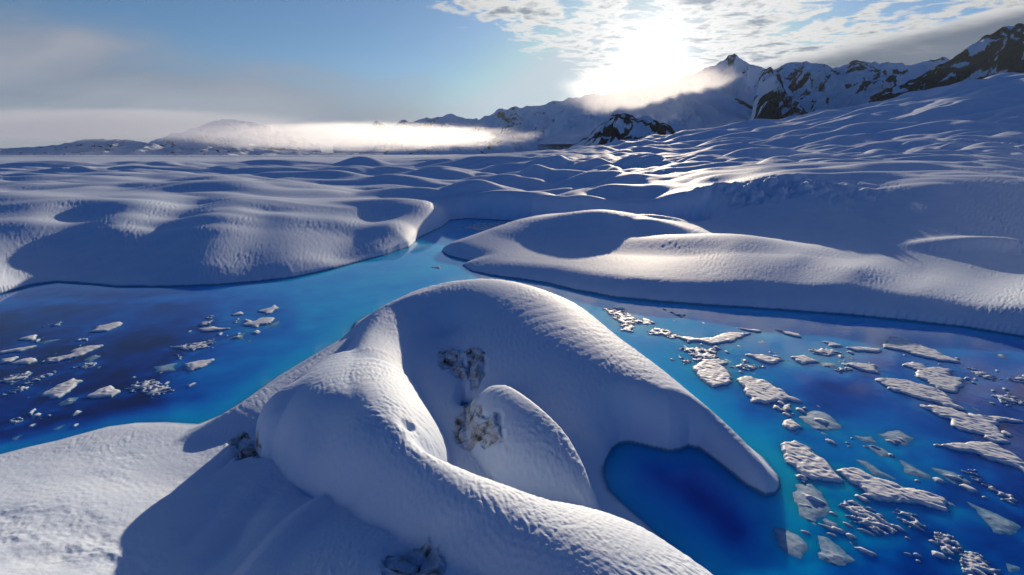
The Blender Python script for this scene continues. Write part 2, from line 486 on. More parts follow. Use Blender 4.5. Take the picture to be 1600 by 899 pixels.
bp = k.n('ShaderNodeBump', inp={'Strength': 0.35, 'Distance': 0.12, 'Height': n1})
p = k.n('ShaderNodeBsdfPrincipled', inp={'Base Color': c, 'Roughness': 0.8, 'Specular IOR Level': 0.12, 'Normal': bp.outputs[0]})
nt.links.new(p.outputs[0], out.inputs[0])


# ------------------------------------------------------------------ mesh building
def tag(o, label=None, cat=None, group=None, kind=None):
    if label:
        o['label'] = label
    if cat:
        o['category'] = cat
    if group:
        o['group'] = group
    if kind:
        o['kind'] = kind
    return o


def mesh_from(name, V, F, material, parent=None, smooth_shade=True, attrs=None):
    me = bpy.data.meshes.new(name)
    V = np.asarray(V, np.float32)
    F = np.asarray(F, np.int32)
    k = F.shape[1]
    me.vertices.add(len(V))
    me.vertices.foreach_set('co', V.ravel())
    me.loops.add(F.size)
    me.loops.foreach_set('vertex_index', F.ravel())
    me.polygons.add(len(F))
    me.polygons.foreach_set('loop_start', np.arange(0, F.size, k, dtype=np.int32))
    if smooth_shade:
        me.polygons.foreach_set('use_smooth', np.ones(len(F), bool))
    for an, av in (attrs or {}).items():
        at = me.attributes.new(an, 'FLOAT', 'POINT')
        at.data.foreach_set('value', np.asarray(av, np.float32).ravel())
    me.update(calc_edges=True)
    me.materials.append(material)
    o = bpy.data.objects.new(name, me)
    col.objects.link(o)
    o.parent = parent
    return o


def grid_faces(nr, nc):
    i = np.arange(nr - 1)[:, None] * nc + np.arange(nc - 1)[None, :]
    return np.stack([i, i + 1, i + nc + 1, i + nc], -1).reshape(-1, 4)


def sub_mesh(name, V, F, keep, material, attrs=None):
    Fk = F[keep]
    used = np.zeros(len(V), bool)
    used[Fk.ravel()] = True
    idx = np.cumsum(used) - 1
    return mesh_from(name, V[used], idx[Fk], material, attrs={k: v[used] for k, v in (attrs or {}).items()})


# ------------------------------------------------------------------ terrain
def rows():
    ys = []
    py = 1500.0
    step = 1.25 / QUAL
    Y = W(800, py)[1]
    while Y < 9000:
        ys.append(Y)
        if py > 245:
            py2 = py - step
            Y2 = W(800, py2)[1] if py2 > 241 else 1e9
        else:
            Y2 = 1e9
        Y = min(Y2, Y * (1 + 0.0065 / QUAL))
        py -= step
        if Y2 > Y:
            py = 449.5 - FOCAL * math.tan(PITCH - math.atan(CAM_H / Y))
    return np.array(ys)


ys = rows()
nc = int(1500 * QUAL)
aa = np.concatenate([np.linspace(-2.1, -1.2, int(60 * QUAL), endpoint=False), np.linspace(-1.2, 1.2, nc), np.linspace(1.2, 2.1, int(60 * QUAL))[1:]])
A, Yg = np.meshgrid(aa, ys)
Xg = A * Yg
x, y = Xg.ravel(), Yg.ravel()
z, dn, df = land(x, y)
shp = Xg.shape
Z = z.reshape(shp)
# local slope
dZr = np.gradient(Z, axis=0) / np.gradient(Yg, axis=0)
dXc = np.gradient(Xg, axis=1)
gx = np.gradient(Z, axis=1) / dXc
gy = dZr - gx * A
rp = ripples(x, y, gx.ravel(), gy.ravel()).reshape(shp)
inland = np.maximum(smooth(dn, 0.3, 2.0), smooth(df, 0.3, 3.0)).reshape(shp)
spit = smooth(df, 0, 1).reshape(shp)
amp = (0.17 + 0.18 * spit) * (0.50 + 0.50 * smooth(Yg, 36, 62)) * (1 - 0.7 * smooth(-Xg, 8, 12) * (1 - smooth(Yg, 36, 55)))
Z = Z + rp * amp * inland
# sun cups on the near snow
near = (1 - smooth(Yg, 70, 120)) * inland
def combed(th, seed):
    pu, pv = -x * math.cos(th) + y * math.sin(th), x * math.sin(th) + y * math.cos(th)
    pu = pu + 0.5 * gnoise(x / 3, y / 3, seed + 5)
    pv = pv + 0.25 * gnoise(x / 2, y / 2, seed + 6)
    return 0.045 * np.abs(gnoise(pu * 0.7, pv * 2.8, seed)) + 0.024 * gnoise(pu * 1.7, pv * 6.0, seed + 1) + 0.012 * gnoise(pu * 4, pv * 9, seed + 2)


wA = smooth(gnoise(x / 8, y / 8, 33), -0.25, 0.25)
cmask = 0.25 + 0.95 * smooth(gnoise(x / 6, y / 6, 38) + 0.4 * gnoise(x / 2.5, y / 2.5, 39), -0.3, 0.5)
nearm = y < 125
cup = (combed(0.65, 31) * wA + combed(1.25, 61) * (1 - wA)) * (1 - 0.88 * smooth(-x, 7, 12) * (1 - smooth(y, 24, 40)))
cup = cmask * (cup + 0.01 * gnoise(x * 3.3, y * 3.3, 34) + (0.10 * fbm(x / 3.4, y / 2.6, 5, 36) + 0.06 * fbm(x / 0.9, y / 0.7, 3, 37) * smooth(gnoise(x / 3, y / 3, 44), 0.0, 0.4))  * smooth(-x, 9, 14) * (1 - smooth(y, 22, 36)))
cup = cup.reshape(shp)
Z = Z + cup * near
V = np.stack([Xg, Yg, Z], -1).reshape(-1, 3)
F = grid_faces(*shp)
DN, DF = dn, df


def worley(X_, Y_, s_, seed):
    xi, yi = np.floor(X_ / s_).astype(int), np.floor(Y_ / s_).astype(int)
    f1 = np.full(X_.shape, 9.0)
    f2 = f1.copy()
    tx = np.zeros_like(f1)
    for di in (-1, 0, 1):
        for dj in (-1, 0, 1):
            a, b = xi + di, yi + dj
            k1 = _P[(_P[(a + seed) & 255] + b) & 255]
            k2 = _P[(k1 + 77) & 255]
            k3, k4 = _P[(k1 + 131) & 255], _P[(k2 + 19) & 255]
            px_ = (a + k1 / 255.0) * s_
            py_ = (b + k2 / 255.0) * s_
            d = np.hypot(X_ - px_, Y_ - py_) / s_
            tilt = ((X_ - px_) * (k3 / 127.5 - 1) + (Y_ - py_) * (k4 / 127.5 - 1)) * 0.9 + (k4 / 255.0 - 0.5) * 0.4 * s_
            c1 = d < f1
            f2 = np.where(c1, f1, np.minimum(f2, d))
            tx = np.where(c1, tilt, tx)
            f1 = np.where(c1, d, f1)
    return f1, f2, tx


def to_ground(px, py):
    """where the pixel's ray meets the near mound"""
    t = np.linspace(14, 75, 700)
    X0, F0 = (px - 800) / FOCAL, CT + (449.5 - py) / FOCAL * ST
    U0 = (449.5 - py) / FOCAL * CT - ST
    hh_ = near_height(X0 * t, F0 * t)
    i = int(np.argmax(CAM_H + U0 * t <= hh_))
    return (X0 * t[i], F0 * t[i])


DIRT = [
    ('grey cracked dirty ice high in the hollow, left of the dark crevice', [(682, 553), (690, 545), (704, 544), (716, 552), (724, 566), (730, 588), (722, 590), (708, 580), (692, 574)], 3),
    ('narrow upright dirty ice face right of the dark crevice in the hollow', [(727, 552), (738, 545), (752, 546), (757, 562), (755, 584), (746, 602), (738, 596), (732, 575)], 8),
    ('largest streaked dirty ice face under the nose of the shell-shaped dome', [(711, 660), (722, 645), (736, 628), (746, 634), (758, 650), (773, 648), (789, 684), (770, 689), (748, 688), (724, 697), (714, 682)], 15),
    ('dirty ice breaking through the snow at the bottom picture edge', [(604, 872), (618, 878), (640, 874), (655, 880), (668, 856), (684, 858), (694, 884), (684, 915), (620, 915), (600, 890)], 31),
    ('small bluish dirty ice scar under the left edge of the bulging snow hump', [(362, 688), (372, 676), (392, 680), (408, 700), (396, 710), (374, 716)], 44),
]
dirt = np.zeros(len(V))
crack = np.zeros(len(V))
pid = np.full(len(V), -1)
for q_, (lab, poly, sd0) in enumerate(DIRT):
    pw = [to_ground(*p) for p in poly]
    A_ = np.array(pw)
    lo, hi = A_.min(0) - 1.5, A_.max(0) + 1.5
    m = np.where((V[:, 0] > lo[0]) & (V[:, 0] < hi[0]) & (V[:, 1] > lo[1]) & (V[:, 1] < hi[1]))[0]
    vx, vy = V[m, 0], V[m, 1]
    sd_ = poly_sd(vx, vy, pw) + 0.28 * fbm(vx / 1.1, vy / 1.1, 4, sd0)
    mk = smooth(sd_, -0.12, 0.22)
    f1, f2, tl = worley(vx + 0.1 * gnoise(vx * 2, vy * 2, 9), vy, 1.25, sd0)
    f1b, f2b, tlb = worley(vx, vy, 0.33, sd0 + 5)
    edge = 1 - smooth(f2 - f1, 0.0, 0.16)
    V[m, 2] += mk * (0.05 + 0.45 * tl + 0.16 * tlb - 0.20 * edge) - 0.22 * np.exp(-((sd_ + 0.05) / 0.16) ** 2) * (vy < A_[:, 1].mean() + 0.3)
    dirt[m] = np.maximum(dirt[m], smooth(sd_, -0.25, 0.2))
    crack[m] = np.maximum(crack[m], np.maximum(edge, 0.35 * (1 - smooth(f2b - f1b, 0, 0.1))) * mk)
    pid[m] = np.where(sd_ > -0.3, q_, pid[m])
# faces that are wholly on the lake bed are kept too (they carry the water's depth)
fc = F[:, 0]
is_near = dn[fc] > -3.0
spit_m = (df[fc] > -3.0) & (V[fc, 1] < 125) & (V[fc, 0] > -16) & (V[fc, 0] / V[fc, 1] > -0.2) & ~is_near
bed = (df[fc] <= -3.0) & ~is_near
rest = ~(is_near | spit_m | bed)
rightf = rest & (V[fc, 0] / V[fc, 1] > 0.12)
leftf = rest & ~rightf
fpid = pid[fc]
for q_, (lab, poly, sd0) in enumerate(DIRT):
    mq = is_near & (fpid == q_)
    if mq.sum() > 3:
        o = sub_mesh('dirty_ice', V, F, mq, DIRTY, {'dirt': dirt, 'crack': crack})
        tag(o, lab, 'ice block', 'dirty ice showing through the near snow mound')
o = sub_mesh('near_snow_mound', V, F, is_near & (fpid < 0), SNOW)
tag(o, 'rounded white snow mound with curling ridges in front of the lake', 'snow mound', kind='structure')
o = sub_mesh('snow_spit', V, F, spit_m, SNOW)
tag(o, 'long grooved snow spit between the blue channel and the lake', 'snow spit', kind='structure')
o = sub_mesh('glacier', V, F, rightf, SNOW)
tag(o, 'rising glacier of rounded blue-shaded snow swells below the peaks', 'glacier', kind='structure')
o = sub_mesh('snow_field', V, F, leftf, SNOW)
tag(o, 'broad field of gentle snow domes beyond the left lake', 'snow field', kind='structure')
o = sub_mesh('lake_bed', V, F, bed, SNOW)
tag(o, 'ice bed under the blue meltwater', 'lake bed', kind='structure')


# ------------------------------------------------------------------ ice floes: (kind, label, group, outline in pixels)
# kinds: f firm pitted plate, s smooth plate, l broken lacework, w water-soaked plate
FLOES = [
    ('f', 'long pitted white floe tapering to the right, closest to the grooved spit', None, [(1376, 544), (1385, 535), (1386, 527), (1400, 526), (1415, 532), (1440, 541), (1460, 549), (1480, 557), (1504, 569), (1475, 565), (1450, 561), (1425, 554), (1405, 549)]),
    ('f', 'broad kite-shaped pitted floe just in front of the long tapering one', None, [(1407, 569), (1425, 567), (1442, 571), (1448, 576), (1460, 573), (1489, 580), (1485, 589), (1515, 592), (1504, 602), (1500, 615), (1478, 614), (1465, 609), (1450, 600), (1435, 590), (1422, 576)]),
    ('f', 'crumbly white floe with a wet grey skirt on its left flank', None, [(1367, 593), (1385, 590), (1407, 595), (1440, 601), (1465, 609), (1482, 619), (1495, 630), (1510, 642), (1487, 639), (1462, 631), (1430, 622), (1412, 616), (1395, 614), (1385, 607)]),
    ('f', 'large ragged floe split into long fingers that reach the right picture edge', None, [(1427, 634), (1470, 636), (1500, 644), (1525, 650), (1555, 651), (1600, 660), (1590, 662), (1560, 660), (1555, 668), (1562, 680), (1582, 695), (1560, 693), (1525, 680), (1490, 668), (1475, 655), (1450, 642)]),
    ('f', 'small wedge-shaped white floe left of the kite-shaped floe', None, [(1320, 569), (1340, 568), (1367, 571), (1375, 585), (1355, 582), (1340, 577)]),
    ('f', 'thin string of ice pointing at the blunt end of the long tapering floe', None, [(1320, 543), (1350, 543), (1378, 547), (1372, 552), (1340, 550)]),
    ('w', 'pale oval water-soaked floe alone in the open dark water', None, [(1250, 652), (1272, 641), (1295, 647), (1315, 666), (1300, 672), (1277, 671)]),
    ('f', 'little white floe at the left tip of the pale soaked oval', None, [(1221, 656), (1237, 656), (1256, 670), (1237, 674), (1224, 667)]),
    ('w', 'rounded soaked floe with a few white bumps left of the ragged ridged floe', None, [(1370, 679), (1405, 671), (1425, 685), (1415, 697), (1395, 692)]),
    ('w', 'slim wet floe pointing at the rounded soaked floe with bumps', None, [(1332, 680), (1360, 684), (1370, 692), (1352, 692)]),
    ('l', 'slanting chain of white ice right of the kite-shaped floe', None, [(1512, 575), (1535, 580), (1562, 592), (1550, 596), (1525, 586)]),
    ('l', 'white ice scrap cut by the right picture edge below the spit', None, [(1572, 591), (1602, 588), (1606, 600), (1585, 597)]),
    ('l', 'thin lacy ice patch above the long fingers at the right edge', None, [(1548, 618), (1575, 619), (1602, 626), (1602, 633), (1575, 635)]),
    ('f', 'blunt white floe left end of the small row above the open water', None, [(1232, 558), (1257, 556), (1280, 567), (1255, 571)]),
    ('l', 'lacy floe behind the blunt white floe, below a thin sliver', None, [(1262, 545), (1300, 546), (1317, 553), (1300, 558), (1270, 553)]),
    ('f', 'thin sliver of ice behind the lacy floe near the spit', None, [(1283, 533), (1305, 537), (1319, 543), (1300, 543)]),
    ('l', 'crumbled scrap touching the left end of the wedge-shaped floe', None, [(1303, 576), (1330, 575), (1334, 582), (1310, 584)]),
    ('w', 'grey wet scrap between the blunt white floe and the wedge-shaped floe', None, [(1280, 566), (1310, 568), (1302, 576), (1285, 573)]),
    ('l', 'brightest jagged floe in the sun glitter beside the big sunlit ridge', None, [(942, 483), (972, 482), (983, 493), (996, 498), (1018, 506), (992, 509), (988, 520), (970, 517), (968, 507), (959, 496)]),
    ('l', 'glittering strip of ice between the brightest floe and the curved floe', None, [(1010, 515), (1025, 513), (1044, 517), (1064, 527), (1049, 531), (1031, 525), (1014, 524)]),
    ('f', 'curved banana-shaped pitted floe nearest to the grooved spit in the middle', None, [(1063, 528), (1086, 529), (1110, 528), (1136, 521), (1173, 522), (1158, 530), (1132, 538), (1108, 539), (1092, 534), (1075, 537)]),
    ('s', 'straight thin ice bar behind the curved banana-shaped floe', None, [(1147, 512), (1191, 517), (1190, 521), (1167, 518)]),
    ('s', 'straight thin ice bar right of the first bar, below the spit', None, [(1212, 516), (1250, 522), (1254, 530), (1230, 524)]),
    ('f', 'rounded floe full of pits like a sponge, left of the broad wedge', None, [(1084, 574), (1097, 564), (1119, 562), (1136, 567), (1132, 578), (1143, 591), (1138, 603), (1114, 606), (1095, 594)]),
    ('l', 'ragged ring of ice joined behind the sponge-like floe', None, [(1060, 544), (1090, 543), (1122, 547), (1119, 556), (1127, 561), (1110, 564), (1086, 566), (1077, 554)]),
    ('l', 'small scrap left of the ragged ring of ice', None, [(1060, 555), (1081, 565), (1068, 571)]),
    ('f', 'broad pitted wedge floe pointing right across the open water', None, [(1147, 589), (1173, 589), (1200, 598), (1224, 612), (1252, 629), (1224, 627), (1206, 631), (1178, 632), (1167, 621), (1156, 603)]),
    ('f', 'narrow white floe pointing right above the open dark water', None, [(1164, 554), (1191, 556), (1230, 564), (1206, 570), (1182, 564)]),
    ('l', 'thin crumbling floe in front of the narrow right-pointing one', None, [(1139, 574), (1160, 570), (1193, 574), (1173, 580)]),
    ('f', 'tiny white lump just below the tip of the broad wedge', None, [(1221, 634), (1234, 632), (1238, 643), (1226, 642)]),
    ('l', 'tiny scrap between the sponge-like floe and the narrow floe', None, [(1155, 560), (1178, 566), (1162, 569)]),
    ('l', 'tiny lone scrap glinting in the cloud reflection near the spit', None, [(1051, 491), (1071, 492), (1068, 498)]),
    ('f', 'big thick floe lying right of the rounded tip of the sunlit ridge', None, [(1215, 702), (1223, 692), (1240, 689), (1253, 696), (1267, 706), (1290, 719), (1303, 732), (1316, 755), (1293, 756), (1267, 750), (1243, 739), (1227, 719)]),
    ('w', 'smooth grey soaked floe shaped like an egg below the ridge tip', None, [(1239, 756), (1264, 756), (1285, 772), (1297, 793), (1285, 809), (1271, 816), (1251, 806), (1242, 785)]),
    ('f', 'longest lumpy floe stretching across the near right water', None, [(1311, 732), (1337, 734), (1369, 748), (1403, 755), (1432, 767), (1469, 776), (1486, 785), (1477, 799), (1442, 793), (1411, 784), (1385, 785), (1348, 774), (1335, 759), (1319, 746)]),
    ('l', 'shattered heap of white ice in front of the longest floe', None, [(1307, 790), (1327, 784), (1353, 793), (1381, 809), (1406, 832), (1374, 837), (1346, 826), (1325, 811)]),
    ('l', 'small shattered heap right of the bigger shattered heap', None, [(1393, 797), (1421, 801), (1442, 814), (1444, 829), (1424, 826), (1404, 812)]),
    ('w', 'wet blue-grey floe at the mouth of the shaded cove', None, [(1206, 822), (1222, 827), (1248, 837), (1264, 853), (1251, 874), (1230, 866), (1217, 851)]),
    ('w', 'soaked triangular floe with white edges at the bottom of the lake', None, [(1274, 834), (1293, 841), (1316, 861), (1336, 876), (1322, 885), (1303, 885), (1280, 873), (1282, 858)]),
    ('l', 'broken white scraps in a short upright cluster near the bottom right', None, [(1464, 835), (1482, 828), (1500, 856), (1486, 876), (1469, 858)]),
    ('l', 'broken floe cut off by the bottom picture edge', None, [(1498, 863), (1526, 864), (1560, 892), (1564, 910), (1508, 910), (1502, 887)]),
    ('w', 'large soaked floe like a spearhead at the lower right edge', None, [(1513, 785), (1547, 798), (1597, 823), (1579, 837), (1553, 832), (1530, 808)]),
    ('f', 'bundle of parallel white ridges of ice running off the right edge', None, [(1462, 697), (1495, 691), (1547, 692), (1574, 705), (1606, 730), (1606, 740), (1568, 726), (1521, 710)]),
    ('w', 'plain soaked floe below the bundle of parallel ridges', None, [(1455, 731), (1490, 738), (1521, 756), (1490, 757)]),
    ('l', 'small ring-shaped floe right of the plain soaked floe', None, [(1503, 736), (1524, 733), (1539, 743), (1526, 752)]),
    ('w', 'narrow wet floe with one white rim in front of the plain soaked floe', None, [(1406, 719), (1429, 731), (1458, 743), (1455, 751), (1416, 739)]),
    ('w', 'short wet floe below the rounded soaked floe with bumps', None, [(1356, 696), (1379, 701), (1398, 713), (1379, 715)]),
    ('l', 'scattered chain of ice crumbs running to the lower right edge', None, [(1532, 757), (1574, 770), (1604, 789), (1604, 798), (1574, 785)]),
    ('w', 'faint submerged strip of ice in the middle of the near right water', None, [(1337, 718), (1355, 722), (1398, 749), (1364, 741)]),
    ('w', 'small soaked floe at the lower right corner of the lake', None, [(1568, 878), (1597, 887), (1592, 894), (1576, 893)]),
    ('l', 'crumbs trailing under the big thick floe beside the ridge tip', None, [(1241, 741), (1263, 748), (1253, 756)]),
    # left lake
    ('s', 'long pale floe nearest the far bank in the dark left water', None, [(137, 521), (152, 511), (174, 505), (192, 503), (187, 510), (166, 518)]),
    ('s', 'two-humped white floe in the middle of the dark left water', None, [(72, 562), (109, 555), (111, 547), (139, 541), (160, 540), (149, 548), (120, 558), (88, 568), (73, 567)]),
    ('s', 'largest leaf-shaped floe of the left lake, pointing up right', None, [(63, 617), (88, 603), (115, 592), (130, 595), (115, 607), (91, 624), (77, 624)]),
    ('s', 'wedge floe with a raised white right end beside the leaf-shaped floe', None, [(129, 623), (149, 611), (174, 603), (187, 613), (176, 623), (160, 622), (144, 624)]),
    ('w', 'small wet floe under the tail of the wedge with the raised end', None, [(91, 631), (107, 622), (124, 621), (112, 631), (96, 634)]),
    ('s', 'thin spear of ice cut by the left picture edge', None, [(-5, 551), (27, 545), (61, 540), (32, 550), (0, 554)]),
    ('s', 'oval floe just below the thin spear of ice on the left', None, [(13, 570), (32, 562), (53, 559), (58, 565), (43, 571)]),
    ('s', 'pointed floe overlapping the left picture edge beside the oval one', None, [(-5, 563), (29, 558), (16, 566), (0, 570)]),
    ('l', 'grainy floe lying against the left picture edge', None, [(-4, 599), (16, 587), (51, 583), (42, 591), (16, 602)]),
    ('l', 'grainy long floe right of the one at the left edge', None, [(32, 602), (53, 591), (86, 581), (80, 588), (53, 598)]),
    ('l', 'grainy thin floe in front of the two other grainy floes', None, [(0, 620), (21, 609), (50, 602), (40, 610), (16, 617)]),
    ('l', 'crumbly scrap under the two-humped white floe', None, [(115, 576), (133, 568), (151, 568), (133, 579)]),
    ('w', 'wet scrap touching the front of the two-humped white floe', None, [(131, 563), (144, 556), (158, 556), (139, 570)]),
    ('s', 'small white triangle of ice near the left edge below the far bank', None, [(25, 532), (45, 526), (57, 524), (52, 534)]),
    ('w', 'faint grey strip of ice right of the small white triangle', None, [(59, 536), (80, 531), (96, 530), (69, 538)]),
    ('l', 'short broken strip in front of the long pale floe', None, [(113, 535), (139, 526), (135, 533)]),
    ('l', 'faint scrap farthest back in the dark left water', None, [(67, 511), (96, 503), (94, 510)]),
    ('l', 'little white cluster above the near left snow slope', None, [(12, 657), (29, 653), (34, 658), (21, 664)]),
    ('w', 'thin crescent of ice closest to the near left snow slope', None, [(20, 685), (43, 676), (31, 682), (24, 688)]),
    ('l', 'tiny scrap right of the little white cluster on the left', None, [(42, 645), (53, 641), (49, 650)]),
    ('l', 'large broken lacework floe at the edge of the dark left water', None, [(194, 608), (214, 597), (240, 594), (264, 602), (269, 611), (240, 621), (222, 616)]),
    ('w', 'tiny faint streak of ice in front of the leaf-shaped floe', None, [(84, 671), (102, 663), (90, 672)]),
    ('s', 'small oval floe at the right end of the dark water near the channel', None, [(403, 487), (420, 482), (428, 477), (436, 481), (424, 489), (416, 492)]),
    ('s', 'white floe with a blue rim right of the ice cluster in the channel mouth', None, [(379, 509), (384, 500), (396, 502), (410, 497), (430, 497), (424, 506), (406, 509), (400, 513)]),
    ('w', 'hooked wet strip hugging the front of the blue-rimmed floe', None, [(418, 510), (437, 500), (433, 509), (404, 516)]),
    ('s', 'flat strip of ice in the centre of the channel mouth cluster', None, [(309, 515), (334, 511), (360, 514), (340, 518), (316, 519)]),
    ('l', 'broken arc at the left side of the channel mouth cluster', None, [(299, 513), (316, 503), (330, 501), (324, 508), (306, 511)]),
    ('l', 'small scrap behind the broken arc of ice', None, [(318, 499), (328, 493), (338, 494), (326, 500)]),
    ('s', 'little floe farthest back in the channel mouth cluster', None, [(359, 493), (378, 487), (379, 492), (363, 495)]),
    ('l', 'long wavy white floe in front of the flat strip of ice', None, [(267, 543), (296, 538), (308, 537), (324, 533), (334, 530), (337, 535), (324, 543), (308, 549), (280, 548)]),
    ('w', 'pointed wet floe right of the long wavy white floe', None, [(354, 531), (370, 524), (378, 519), (381, 531), (368, 530)]),
    ('l', 'tiny curl of ice under the long wavy floe', None, [(273, 553), (286, 559), (281, 562)]),
    ('s', 'triangular white floe closest to the blue shelf of the left lake', None, [(288, 570), (298, 567), (334, 562), (320, 573), (296, 583), (290, 577)]),
    ('l', 'tiny scrap between the flat strip and the blue-rimmed floe', None, [(357, 503), (371, 501), (369, 506)]),
    ('w', 'faint submerged patch left of the triangular white floe', None, [(238, 573), (278, 567), (272, 579), (246, 583)]),
    # channel
    ('l', 'pale crust of ice across the head of the turquoise channel', None, [(722, 356), (745, 349), (785, 346.5), (822, 350), (800, 358), (760, 364)]),
    ('l', 'tiny white crumb alone in the turquoise channel', None, [(672, 418), (690, 416), (688, 421)]),
]
rc_ = random.Random(5)
for side, n_, lab, zones in (
        ('r', 140, 'small loose chip of ice drifting between the larger floes of the right pool', [(1010, 500, 90, 16), (1120, 555, 80, 22), (1260, 560, 110, 22), (1380, 560, 120, 16), (1540, 600, 60, 30), (1240, 650, 50, 20), (1400, 800, 60, 30), (1500, 770, 90, 30), (1450, 850, 80, 40), (1330, 820, 60, 35), (1560, 700, 50, 60), (1340, 690, 90, 20)]),
        ('l', 72, 'small loose chip of ice drifting between the larger floes of the left lake', [(60, 530, 60, 14), (120, 560, 70, 16), (40, 600, 50, 18), (60, 650, 60, 20), (340, 505, 60, 16), (300, 545, 50, 12), (235, 600, 50, 14), (380, 520, 50, 12)])):
    for i_ in range(n_):
        zx, zy, rx_, ry_ = rc_.choice(zones)
        px_, py_ = zx + rc_.gauss(0, 0.55) * rx_, zy + rc_.gauss(0, 0.55) * ry_
        if px_ > 1600 or px_ < 0:
            continue
        t_ = -math.tan(0) + abs(W(px_, py_)[1])
        q_ = (1 - 2 * (side == 'l')) * 0.42
        a_ = (0.25 + rc_.random() ** 2 * 0.9) / t_ * 800 * 0.5
        b_ = a_ * rc_.uniform(.22, .42) * min(1.0, 60 / t_)
        pts = []
        for w_ in range(6):
            an = w_ * math.pi / 3 + rc_.uniform(-.3, .3)
            ex_, ey_ = a_ * math.cos(an) * rc_.uniform(.7, 1.2), b_ * math.sin(an) * rc_.uniform(.7, 1.2)
            pts.append((px_ + ex_, py_ + ey_ + ex_ * q_ * min(1.0, 50 / t_)))
        cx_, cy_ = W(px_, py_)
        if max(poly_sd(np.array([cx_]), np.array([cy_]), FG_W)[0], poly_sd(np.array([cx_]), np.array([cy_]), FAR_W)[0]) > -1.0:
            continue
        FLOES.append((rc_.choice('sslw'), lab, 'loose ice chips on the right pool' if side == 'r' else 'loose ice chips on the left lake', pts))
FLOE_W = [[W(*p) for p in f[3]] for f in FLOES]

im, nt, out = mat('floe_ice')
k = NT(nt)
pos = k.n('ShaderNodeNewGeometry').outputs['Position']
zz_ = k.n('ShaderNodeSeparateXYZ', inp={0: pos}).outputs[2]
zn_ = k.math('ADD', zz_, k.math('MULTIPLY', k.math('SUBTRACT', k.noise(pos, 2.5, 5, 0.65), 0.5), 0.12))
c = k.ramp(k.math('MULTIPLY', zn_, 6.0), [(0.0, (0.05, 0.26, 0.50)), (0.18, (0.22, 0.42, 0.60)), (0.42, (0.50, 0.62, 0.74)), (0.60, (0.86, 0.88, 0.90))])
bp = k.n('ShaderNodeBump', inp={'Strength': 0.3, 'Distance': 0.03, 'Height': k.noise(pos, 6.0, 5, 0.7)})
p = k.n('ShaderNodeBsdfPrincipled', inp={'Base Color': c, 'Roughness': 0.6, 'Specular IOR Level': 0.2, 'Normal': bp.outputs[0]})
nt.links.new(p.outputs[0], out.inputs[0])

for fi, ((kd, label, grp, _), pw) in enumerate(zip(FLOES, FLOE_W)):
    P = np.array(pw)
    lo, hi = P.min(0) - 0.5, P.max(0) + 0.5
    dist = P.mean(0)[1]
    step = max(dist / 800 * 1.1, 0.035) / (0.4 + 0.6 * QUAL)
    nx, ny = int((hi[0] - lo[0]) / step) + 2, int((hi[1] - lo[1]) / (step * 1.8)) + 2
    gx_, gy_ = np.meshgrid(np.linspace(lo[0], hi[0], nx), np.linspace(lo[1], hi[1], ny))
    sc_w = min(1.0, max(0.35, dist / 60))
    wob = 0.35 * fbm(gx_ / 1.3, gy_ / 1.3, 4, 60 + fi % 7)
    sdv_ = poly_sd(gx_, gy_, pw)
    size = math.sqrt((hi[0] - lo[0]) * (hi[1] - lo[1]))
    if kd == 'l' and grp:
        kd = 's'
    sdv_ = sdv_ + wob * min(1, size / 6)
    # drift direction: the plates are combed from upper left to lower right (left lake the other way)
    th = math.radians(-38 if P.mean(0)[0] > 0 else 25)
    u_ = gx_ * math.cos(th) + gy_ * math.sin(th)
    v_ = -gx_ * math.sin(th) + gy_ * math.cos(th)
    pit = 1 - np.abs(gnoise(u_ * 1.3 + 0.3 * gnoise(u_, v_, 3), v_ * 2.4, 71 + fi % 5)) * 2.2
    fine_ = gnoise(u_ * 2.4, v_ * 4.5, 77)
    if kd == 'f':
        zf_ = np.clip(sdv_ / 0.15, -1, 1) * 0.10 + np.clip(sdv_ / 0.3, 0, 1) * (0.05 + 0.032 * np.clip(pit, -.9, 1) + 0.02 * fine_)
    elif kd == 's':
        zf_ = np.clip(sdv_ / 0.15, -1, 1) * 0.10 + np.clip(sdv_ / 0.6, 0, 1) * (0.05 + 0.03 * pit + 0.02 * fine_)
    elif kd == 'l':
        br = ridged(u_ * 1.1, v_ * 2.1, 4, 81 + fi % 9) - 0.95 + 0.3 * gnoise(u_ * .4, v_ * .5, 8)
        zf_ = np.clip(sdv_ / 0.6, -1, 1) * 0.08 + 0.15 * br + 0.005
        zf_ = np.where(zf_ > 0.11, 0.11 + (zf_ - 0.11) * 0.35, zf_)
        zf_ = np.where(sdv_ < -0.05, -0.12, zf_)
    else:
        zf_ = np.clip(sdv_ / 0.5, -1, 1) * 0.045 + np.clip(sdv_ / 0.8, 0, 1) * (0.22 * np.clip(fbm(u_ * 0.5, v_ * 1.4, 3, 91 + fi % 5) - 0.25, 0, 1) + 0.01 * fine_)
    zf_ = np.maximum(zf_, -0.12)
    Vf = np.stack([gx_, gy_, zf_], -1).reshape(-1, 3)
    Ff = grid_faces(ny, nx)
    keep = (Vf[Ff, 2].max(1) > -0.08)
    if keep.sum() < 4:
        keep = np.ones(len(Ff), bool)
    used = np.zeros(len(Vf), bool)
    used[Ff[keep].ravel()] = True
    idx = np.cumsum(used) - 1
    Vk = Vf[used]
    ctr = np.array([Vk[:, 0].mean(), Vk[:, 1].mean(), 0])
    o = mesh_from('ice_floe', Vk - ctr, idx[Ff[keep]], im)
    o.location = ctr
    tag(o, label, 'ice floe', grp or 'ice floes drifting on the meltwater lake')


